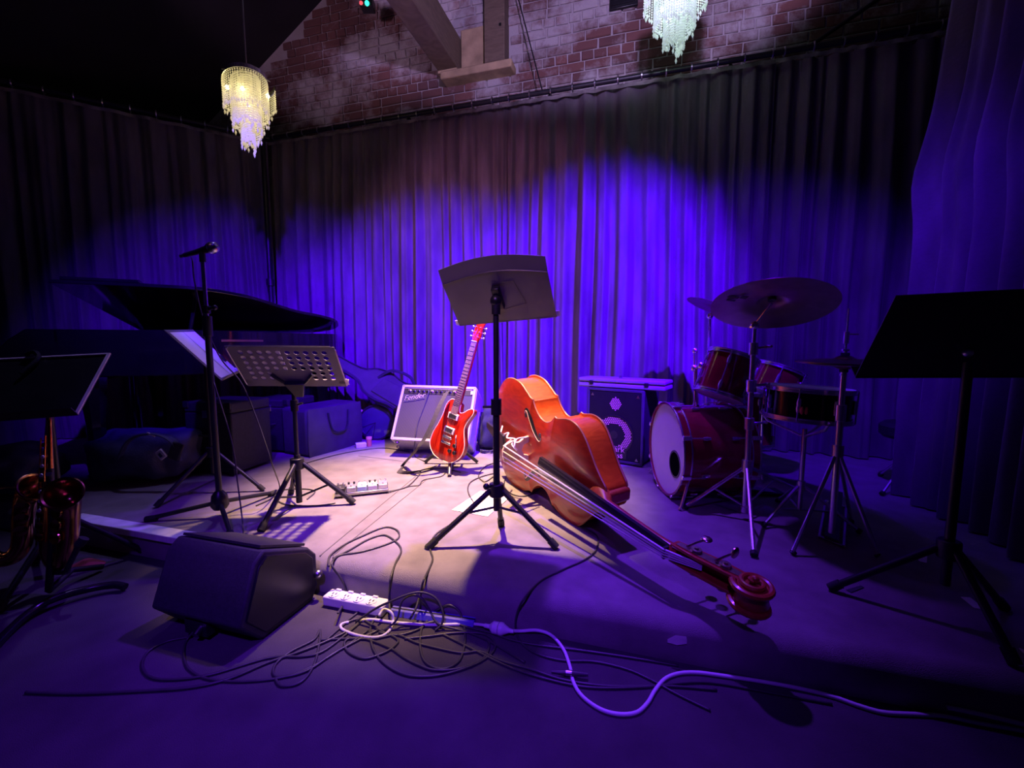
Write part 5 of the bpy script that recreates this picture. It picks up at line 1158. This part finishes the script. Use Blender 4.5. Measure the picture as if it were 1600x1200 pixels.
# grey fabric cover with a handle
f0 = fl(484, 716); f1 = fl(566, 692); dx = (f1 - f0); wz = dx.length; dx.normalize()
FM = Mx(((dx.x, -dx.y, 0, f0.x), (dx.y, dx.x, 0, f0.y), (0, 0, 1, S), (0, 0, 0, 1)))
fz = at(520, 632, (f0.y + f1.y) / 2).z - S
fb = thing('soft_equipment_bag', 'grey fabric covered box with a drooping handle beside the piano', 'bag', M=FM)
def soft(u, v):
    return V(((0.5 - 0.5 * math.cos(PI * u)) * wz, -0.012 * math.sin(PI * u) * math.sin(PI * v) + 0.006 * math.sin(9 * u + 4 * v), v * fz * (1 - 0.03 * math.sin(PI * u))))
MB().box((wz / 2, 0.16, fz / 2), (wz, 0.30, fz - 0.005)).build('body', m_greycloth, fb, bevel=0.03)
MB().grid(soft, 16, 10).build('front_flap', m_greycloth, fb, ang=180)
MB().tube(spline([(wz * 0.32, -0.02, fz * 0.86), (wz * 0.36, -0.035, fz * 0.5), (wz * 0.5, -0.04, fz * 0.42), (wz * 0.64, -0.035, fz * 0.5), (wz * 0.70, -0.02, fz * 0.86)], 6), 0.012, 8, flat=0.4).build('handle', m_darkcloth, fb)
# round lamp
lp = at(588, 660, 3.88); lr = 0.155
lo = thing('floor_lamp', 'round glass fronted stage lamp standing on the floor near the curtain', 'lamp', M=tr((lp.x, lp.y, S)))
cz = lp.z - S
LMm = tr((0, 0, cz)) @ rot('X', 82)
MB().lathe([(lr, 0.0), (lr + 0.012, 0.0), (lr + 0.012, 0.02), (lr - 0.004, 0.02), (lr - 0.004, 0.0)], 32, LMm).build('front_ring', m_satin, lo)
MB().lathe([(0, 0.018), (lr * 0.6, 0.012), (lr, 0.004), (lr, 0.0), (0, 0.0)], 32, LMm).build('glass_lens', mat('dark_lens_glass', (0.05, 0.05, 0.09), 0.08, coat=0.5), lo)
MB().lathe([(lr, 0.0), (lr * 0.95, -0.08), (lr * 0.5, -0.17), (0, -0.19)], 32, LMm).build('housing', m_black, lo)
MB().tube([(-lr - 0.02, 0, cz), (-lr - 0.03, 0.02, 0.03), (-lr * 0.5, 0.03, 0.006), (lr * 0.5, 0.03, 0.006), (lr + 0.03, 0.02, 0.03), (lr + 0.02, 0, cz)], 0.008, 8).build('yoke', m_satin, lo)
MB().lathe([(0, 0), (0.03, 0), (0.028, 0.05), (0, 0.05)], 12, align((-lr * 0.9, -0.0, cz + 0.09), (-0.8, -0.2, 0.6))).build('side_knob', m_maple, lo)
for k in range(3):
    a = rad(200 + 30 * k) ; MB().bar(LMm @ V((0, 0, 0.02)), LMm @ V((lr * math.cos(a), lr * math.sin(a), 0.012)), 0.0025, 5).build('guard_wire', m_satin, lo)
cn = thing('orange_can', 'small orange capped bottle on the floor by the round lamp', 'bottle', loc=tuple(fl(577, 697)))
MB().lathe([(0, 0), (0.020, 0), (0.021, 0.005), (0.021, 0.062), (0, 0.062)], 16).build('bottle', mat('orange_pink_plastic', (0.75, 0.24, 0.16), 0.4), cn)
MB().lathe([(0, 0.062), (0.025, 0.062), (0.025, 0.082), (0, 0.082)], 16).build('cap', mat('pink_cap', (0.8, 0.3, 0.28), 0.4), cn)
o = MB().box((0, 0, 0.02), (0.085, 0.06, 0.04)).build('small_box', m_white, bevel=0.004); o.location = fl(564, 699); o.rotation_euler.z = 0.5; tag(o, 'small pale box on the floor left of the orange bottle', 'box')
# gig bag leaning at the curtain
gb0, gb1 = at(548, 578, 4.0), at(640, 628, 3.85)
ax = (gb1 - gb0).normalized(); nb = V((0.15, -0.9, 0.35)); nb = (nb - ax * nb.dot(ax)).normalized(); yb = nb.cross(ax)
GBM = Mx(((ax.x, yb.x, nb.x, gb0.x), (ax.y, yb.y, nb.y, gb0.y), (ax.z, yb.z, nb.z, gb0.z), (0, 0, 0, 1)))
gb = thing('gig_bag', 'dark padded guitar gig bag slumped between the lamp and combo amplifier', 'bag', M=GBM)
go2 = [(-0.35, -.05), (0.1, -.06), (0.25, -.13), (.40, -.15), (.55, -.13), (.72, -.17), (.86, -.15), (.92, 0), (.86, .15), (.72, .17), (.55, .13), (.40, .15), (.25, .13), (0.1, .06), (-0.35, .05)]
gsm = [(p.x, p.y) for p in spline([(x, y, 0) for x, y in go2], 4, closed=True)]
MB().prism(gsm, -0.06, 0.05).build('body', m_greycloth, gb, bevel=0.025)
MB().tube([(x * 0.99, y * 0.97, 0.052) for x, y in gsm], 0.006, 6, closed=True).build('piping', m_darkcloth, gb)
MB().tube(spline([(0.30, .05, .05), (0.4, .16, .10), (.6, .18, .10), (.72, .05, .05)], 6), 0.014, 8, flat=0.4).build('strap', m_darkcloth, gb)
for k, x in enumerate((0.15, )): MB().prism([(0.32, -0.09), (0.8, -0.11), (0.84, 0.08), (0.36, 0.07)], 0.05, 0.066).build('pocket', m_greycloth, gb, bevel=0.01)
lump('cloth_bag', 'dark folded cloth bag between the combo amplifier and the double bass', 'bag', (-0.13, 3.50), (0.30, 0.26, 0.36), 17, m_darkcloth, 0, 0.22)

# ================================================================== STAGE MONITOR (wedge on the floor)
R0 = V((-0.875, 1.345, 0)); ML = 0.40
MM = Mx(((U.x, N.x, 0, R0.x), (U.y, N.y, 0, R0.y), (0, 0, 1, 0), (0, 0, 0, 1)))
mo = thing('stage_monitor', 'black wedge stage monitor speaker on the floor at the stage edge', 'speaker', M=MM)
mp = [(0.03, 0.0), (-0.055, 0.10), (0.015, 0.285), (0.055, 0.315), (0.26, 0.225), (0.30, 0.18), (0.30, 0.05), (0.27, 0.0)]
PMr = Mx(((0, 0, 1, 0), (1, 0, 0, 0), (0, 1, 0, 0), (0, 0, 0, 1)))
m_mon = mat('black_textured_paint', (0.035, 0.035, 0.042), 0.6, var=0.2, scale=90, bump=0.25, bscale=500)
MB().prism(mp, -ML, 0.0, PMr).build('cabinet', m_mon, mo, bevel=0.008)
MB().prism([(0.058, 0.318), (0.062, 0.326), (0.264, 0.237), (0.26, 0.229)], -ML + 0.02, -0.02, PMr).build('front_grille', mat('black_grille_mesh', (0.05, 0.05, 0.055), 0.5, 0.4, var=0.6, scale=300), mo)
MB().prism([(x * 0.86 + 0.016, z * 0.86 + 0.022) for x, z in mp], 0.0, 0.006, PMr).build('end_panel', m_black, mo, bevel=0.003)
MB().tube([(0.006, 0.035, 0.27), (0.006, 0.06, 0.29), (0.006, 0.10, 0.275)], 0.004, 6).build('end_trim', m_satin, mo)
MB().box((-0.22, -0.02, 0.045), (0.10, 0.03, 0.05)).build('jack_recess', m_black, mo)
MB().lathe([(0, 0), (0.012, 0), (0.012, 0.03), (0, 0.03)], 12, align((-0.2, -0.03, 0.05), (0.2, -0.9, -0.4))).build('jack_plug', m_steel, mo)
MB().ball((0.012, 0.29, 0.10), 0.018, 10).build('side_knob', m_steel, mo)
for x in (-ML + 0.05, -0.05):
    for y in (0.06, 0.24): MB().cyl((x, y, -0.0), 0.012, 0.006, 10).build('foot', m_rubber, mo)

# ================================================================== POWER BOARDS, CORDS
a0, a1 = fl(512, 940, 0.0), fl(604, 958, 0.0); dx = (a1 - a0); L6 = dx.length; dx.normalize()
PB = Mx(((dx.x, -dx.y, 0, a0.x), (dx.y, dx.x, 0, a0.y), (0, 0, 1, 0), (0, 0, 0, 1)))
pw = thing('power_board', 'white four socket power board at the foot of the stage', 'power board', M=PB)
MB().box((L6 / 2, 0.0, 0.02), (L6, 0.058, 0.04)).build('body', m_white, pw, bevel=0.006)
for k in range(4):
    x = L6 * (0.14 + 0.21 * k)
    o = MB().lathe([(0, 0), (0.021, 0), (0.021, 0.003), (0, 0.003)], 18, tr((x, -0.006, 0.039))).build('socket', m_white, pw)
    for sx, ry in ((-0.007, 25), (0.007, -25)): MB().box((x + sx, -0.003, 0.0425), (0.003, 0.009, 0.002)).build('slot', m_black, o)
    MB().box((x, -0.019, 0.0425), (0.003, 0.008, 0.002)).build('slot', m_black, o)
    MB().box((x, 0.022, 0.042), (0.022, 0.009, 0.008)).build('switch', m_white, pw, bevel=0.002)
a0, a1 = fl(612, 957, 0.0), fl(742, 976, 0.0); dx = (a1 - a0); L7 = dx.length; dx.normalize()
PB2 = Mx(((dx.x, -dx.y, 0, a0.x), (dx.y, dx.x, 0, a0.y), (0, 0, 1, 0), (0, 0, 0, 1)))
o = thing('cable_ramp', 'long low plastic cable cover, coloured as lit blue, along the foot of the stage', 'cable cover', M=PB2)
MB().prism([(-0.022, 0), (0.022, 0), (0.014, 0.02), (-0.014, 0.02)], 0, L7, Mx(((0, 0, 1, 0), (1, 0, 0, 0), (0, 1, 0, 0), (0, 0, 0, 1)))).build('cover', mat('blue_lit_plastic', (0.14, 0.12, 0.5), 0.4), o, bevel=0.002)  # blue stage light put into the plastic's colour
MB().box((L7 / 2, 0, 0.0205), (L7, 0.006, 0.002)).build('lid_line', m_black, o)

def cord(name, label, pts, r, m, cat='cable', group=None, k=8):
    P = []
    for p in pts:
        q = lay(p[0], p[1], r) if len(p) == 2 else fl(p[0], p[1], p[2])
        P.append(q)
    c = P[0].copy(); o = MB().tube(spline([p - c for p in P], k), r, 7).build(name, m, ang=180); o.location = c
    return tag(o, label, cat, group)
# the white leads, one with a plug, the other with a socket
pc = fl(783, 984, 0.022)
wl = cord('extension_cord', 'white extension lead running from the tangle to an inline connector', [(560, 970), (580, 968), (612, 972), (660, 976), (700, 976), (735, 975), (757, 977, 0.02), (768, 979, 0.022)], 0.0055, m_wcable)
wr = cord('extension_cord', 'white power cord curving across the floor to the right edge', [(800, 986, 0.022), (815, 986, 0.012), (840, 985), (862, 993), (880, 1014), (890, 1040), (896, 1066), (910, 1088), (938, 1108), (968, 1116), (995, 1113), (1012, 1098), (1024, 1078), (1040, 1060), (1062, 1052), (1090, 1051), (1130, 1056), (1190, 1065), (1250, 1076), (1300, 1088), (1340, 1102), (1380, 1113), (1430, 1116), (1475, 1119), (1530, 1130), (1600, 1142)], 0.0058, m_wcable)
d = (fl(803, 987, 0.022) - fl(765, 979, 0.022)).normalized()
q0 = fl(765, 979, 0.022)
M1 = tr(-wl.location) @ align(q0, d)
MB().lathe([(0, -0.02), (0.007, -0.02), (0.008, 0.0), (0.014, 0.006), (0.021, 0.014), (0.021, 0.034), (0, 0.034)], 16, M1).build('socket_end', m_wcable, wl)
M2 = tr(-wr.location) @ align(q0, d)
MB().lathe([(0, 0.036), (0.0215, 0.036), (0.0225, 0.042), (0.0215, 0.05), (0.017, 0.056), (0.012, 0.066), (0.008, 0.074), (0.006, 0.09), (0, 0.09)], 16, M2).build('plug_end', m_wcable, wr)
j = lay(893, 1055, 0.008); jd = V((0.97, -0.1, 0)).normalized()
tp_ = MB().lathe([(0, -0.018), (0.009, -0.018), (0.009, 0.0), (0, 0.0)], 12, align(V((0, 0, 0)), jd)).build('cable_joiner', m_steel); tp_.location = j + V((0, 0, 0.006)); tag(tp_, 'metal jack joint crossing the white power cord', 'connector')
MB().lathe([(0, -0.062), (0.004, -0.062), (0.009, -0.018), (0, -0.018)], 12, align(V((0, 0, 0)), jd)).lathe([(0, 0.0), (0.009, 0.0), (0.005, 0.05), (0, 0.05)], 12, align(V((0, 0, 0)), jd)).build('sleeve', m_cable, tp_)
cord('white_lead', 'white lead looped in front of the power board with reddish plug', [(592, 962, 0.03), (600, 952, 0.04), (612, 958, 0.03), (614, 972), (606, 988), (588, 996), (560, 993), (536, 984), (533, 976), (545, 972)], 0.005, m_wcable)
cord('white_lead', 'thin white lead end at the lower right edge of the floor', [(1480, 1105), (1520, 1113), (1560, 1122), (1610, 1134)], 0.006, m_wcable)
def T(pts): return [(480 + x / 5, 860 + y / 5) for x, y in pts]
def T2(pts): return [(x, y) for x, y in pts]
G = 'black cables on floor and stage'
cord('black_cable', 'black cable coiled in an upright oval loop near the connector', T([(560, 640), (720, 660), (900, 600), (960, 505), (1040, 450), (1110, 428), (1185, 470), (1222, 580), (1235, 680), (1215, 800), (1170, 880), (1060, 928), (950, 895), (895, 820), (882, 700), (905, 590), (1000, 555), (1130, 560), (1250, 600), (1420, 640), (1600, 700)]) + [(840, 1008), (920, 1018), (1000, 1030), (1060, 1040)], 0.0042, m_cable, group=G)
cord('black_cable', 'black cable sweeping in the widest loop of the tangle', T([(300, 560), (420, 470), (520, 440), (600, 450)]) + T([(560, 500), (505, 570), (492, 660), (520, 780), (600, 880), (720, 955), (850, 985), (1050, 972), (1280, 905), (1420, 825), (1468, 750), (1430, 680), (1330, 645), (1150, 645), (960, 670), (760, 690)]), 0.0042, m_cable, group=G)
cord('black_cable', 'black cable crossing the tangle from monitor to the far right', T([(100, 700), (300, 690), (520, 690), (700, 660), (850, 720), (1000, 760), (1200, 800), (1350, 790), (1480, 850), (1600, 890)]) + [(830, 1046), (880, 1062), (950, 1072), (1040, 1072), (1120, 1078)], 0.0042, m_cable, group=G)
cord('black_cable', 'black cable looping low at the left of the tangle', T([(150, 700), (240, 620), (320, 560), (430, 540), (560, 620), (700, 690), (690, 740), (600, 800), (450, 845), (330, 800), (290, 730), (330, 690), (450, 690), (640, 760), (760, 840), (880, 900), (1000, 935), (1200, 920), (1380, 840), (1420, 740), (1400, 690)]), 0.0042, m_cable, group=G)
cord('black_cable', 'black cable running out of the tangle toward the lower left floor', [(570, 965), (545, 985), (510, 1002), (470, 1018), (420, 1035), (360, 1060), (300, 1074), (220, 1080), (120, 1084), (40, 1082)], 0.0045, m_cable, group=G)
cord('black_cable', 'black cable loop lying on the floor below the monitor', [(560, 975), (530, 1000), (500, 1020), (470, 1026), (420, 1028), (330, 1054), (270, 1062), (235, 1058), (222, 1040), (232, 1018), (262, 1002), (300, 995)], 0.0042, m_cable, group=G)
cord('black_cable', 'black cable with silver jack hanging from the monitor back', [(322, 968, 0.05), (305, 985, 0.03), (292, 1000), (287, 1020), (295, 1045), (330, 1062), (400, 1064), (470, 1050), (540, 1010), (575, 985)], 0.004, m_cable, group=G)
cord('black_cable', 'black cable bending in a teardrop loop right of the monitor', [(590, 985), (560, 1000), (520, 1022), (480, 1048), (440, 1058), (427, 1052), (432, 1036), (455, 1018), (490, 1000), (500, 985), (498, 1010), (490, 1040), (470, 1066), (440, 1072), (430, 1060)], 0.0042, m_cable, group=G)
cord('black_cable', 'black cable looped on the stage above the monitor', [(514, 885), (516, 868), (540, 850), (565, 838), (600, 824), (620, 828), (623, 840), (605, 850), (565, 862), (530, 868), (518, 876), (530, 900), (540, 920), (538, 940), (528, 958, 0.04)], 0.0042, m_cable, group=G)
cord('black_cable', 'black cable dropping over the stage edge left of the centre stand', [(520, 872), (545, 860), (575, 843), (600, 836), (618, 846), (627, 860), (618, 880), (610, 905), (608, 930), (609, 955, 0.03)], 0.0042, m_cable, group=G)
cord('black_cable', 'black cable dropping over the stage edge below the centre stand foot', [(700, 822), (682, 834), (673, 848), (672, 858), (676, 872), (672, 885), (662, 905), (657, 925), (650, 950, 0.05), (640, 968, 0.03)], 0.0042, m_cable, group=G)
o = MB().lathe([(0, 0), (0.018, 0), (0.022, 0.006), (0.018, 0.014), (0, 0.014)], 14).build('cable_grommet', m_rubber); o.location = lay(671, 856, 0.001); tag(o, 'small black rubber disc on the cable at the stand foot', 'grommet')
cord('black_cable', 'black cable arching above the power board', T([(380, 560)]) + [(585, 952, 0.06), (610, 940, 0.09), (640, 928, 0.11), (662, 926, 0.11), (682, 936, 0.09), (692, 958, 0.05), (690, 975, 0.02), (680, 985)], 0.0042, m_cable, group=G, k=6)
cord('black_cable', 'black cable arching low behind the oval loop', [(600, 985), (620, 968, 0.03), (628, 940, 0.08), (645, 930, 0.10), (660, 936, 0.09), (672, 955, 0.05), (685, 975, 0.02), (720, 985), (760, 1000), (820, 1035)], 0.004, m_cable, group=G, k=6)
cord('black_cable', 'black cable running from the double bass down over the stage edge', [(905, 822), (932, 836), (932, 858), (915, 874), (880, 890), (845, 908), (820, 930), (808, 958), (806, 985), (815, 1005), (840, 1022), (880, 1032), (930, 1034), (980, 1046), (1020, 1064), (1060, 1086), (1110, 1110)], 0.004, m_cable, group=G)
cord('black_cable', 'black cable trailing from the tangle into the dark at right', [(690, 990), (730, 1010), (790, 1040), (850, 1060), (920, 1074), (1000, 1074), (1100, 1066), (1200, 1082), (1300, 1100)], 0.0042, m_cable, group=G)
cord('black_cable', 'black cable snaking from the pedalboard to the guitar stand', [(606, 768), (630, 763), (642, 756), (655, 742), (660, 734), (690, 732), (720, 738)], 0.004, m_cable, group=G)
cord('black_cable', 'black cable wandering from the pedalboard toward the guitar foot', [(606, 770), (640, 760), (655, 758), (662, 750), (690, 744), (697, 736)], 0.0035, m_cable, group=G)
cord('black_cable', 'black cable circling on the stage behind the centre stand', [(745, 792), (734, 775), (731, 762), (737, 752), (755, 744), (775, 740), (760, 752), (752, 750), (748, 742), (760, 728), (790, 718)], 0.004, m_cable, group=G)
cord('black_cable', 'black cable curving beneath the double bass waist', [(790, 745), (788, 760), (800, 772), (820, 775), (838, 768), (848, 756)], 0.004, m_cable, group=G)
cord('black_cable', 'black cable lying between pedalboard and perforated stand', [(524, 786), (495, 790), (450, 789), (430, 778), (440, 766), (475, 764), (492, 768), (480, 780)], 0.004, m_cable, group=G)
cord('black_cable', 'black cable along the foot of the grey fabric cover', [(470, 726), (520, 712), (560, 704), (600, 700), (640, 706)], 0.004, m_cable, group=G)
# microphone cable hanging down
P = [mc + d_ for d_ in (V((-0.14, 0.045, -0.02)),)] + [at(299, 402, mb_.y + 0.06), at(304, 440, mb_.y + 0.05), at(318, 500, mb_.y + 0.05), at(345, 560, mb_.y + 0.06), at(378, 600, mb_.y + 0.08), at(405, 665, mb_.y + 0.1), at(425, 725, mb_.y + 0.12), fl(437, 762, S + .005), fl(425, 778, S + .005), fl(400, 790, S + .005)]
c = P[0].copy(); o = MB().tube(spline([p - c for p in P], 8), 0.0035, 6).build('microphone_cable', m_cable, ang=180); o.location = c; tag(o, 'thin microphone cable drooping from the microphone to the stage', 'cable', G)
P = [at(362, 690, mb_.y - .02), at(372, 760, mb_.y - 0.05), at(379, 815, mb_.y - .15), fl(382, 845, S + .004), fl(395, 852, S + .004), fl(410, 858, S + .004)]
c = P[0].copy(); P.insert(0, V((ms_.x + .012, ms_.y, P[0].z + .3))); o = MB().tube(spline([p - c for p in P], 8), 0.0035, 6).build('black_cable', m_cable, ang=180); o.location = c; tag(o, 'thin cable falling from the microphone stand pole to the stage edge', 'cable', G)
# small cable heap by the bass
for k, lb in enumerate(('little heap of dark cable by the combo amplifier, lower coil', 'little heap of dark cable by the combo amplifier, upper coil')):
    rr = random.Random(70 + k); c = fl(762, 706, S + 0.008); P = []
    for i in range(26): a = i * 0.9; P.append(V((0.07 * math.cos(a) * rr.uniform(.5, 1), 0.05 * math.sin(a) * rr.uniform(.5, 1), 0.008 * rr.random() + 0.012 * k)))
    o = MB().tube(spline(P, 5), 0.0035, 6).build('cable_coil', m_cable, ang=180); o.location = c; tag(o, lb, 'cable', G)

# ================================================================== SCRAPS AND FLOOR PATCHES
def scrap(name, label, pts, m, cat, off=0.002, th=0.0015):
    P = [lay(x, y, off) for x, y in pts]; c = sum(P, V()) / len(P); n = len(P)
    b = MB(); b.add([p - c for p in P] + [p - c + V((0, 0, th)) for p in P], [tuple(range(n - 1, -1, -1)), tuple(range(n, 2 * n))] + [(i, (i + 1) % n, n + (i + 1) % n, n + i) for i in range(n)])
    o = b.build(name, m, smooth=False); o.location = c; return tag(o, label, cat)
scrap('paper_scrap', 'crumpled pale scrap on the floor below the stage edge', [(1043, 1004), (1055, 998), (1072, 1000), (1073, 1006), (1058, 1008)], m_paper, 'scrap', 0.004, 0.012)
scrap('floor_patch', 'bright triangular white patch on the dark stage at right', [(1430, 868), (1450, 855), (1448, 880), (1436, 877)], m_paper, 'tape')  # flat white pieces added for unidentified pale bits at right
scrap('floor_patch', 'slanted white patch near the right edge of the stage', [(1501, 933), (1516, 934), (1540, 953), (1522, 950)], m_paper, 'tape')
scrap('floor_patch', 'faint grey strip on the stage below the hi-hat pedal', [(1322, 922), (1345, 915), (1350, 918), (1330, 926)], m_greycloth, 'tape')
scrap('floor_patch', 'white patch tip at the far right stage corner', [(1592, 1013), (1606, 1018), (1606, 1024), (1598, 1020)], m_paper, 'tape')
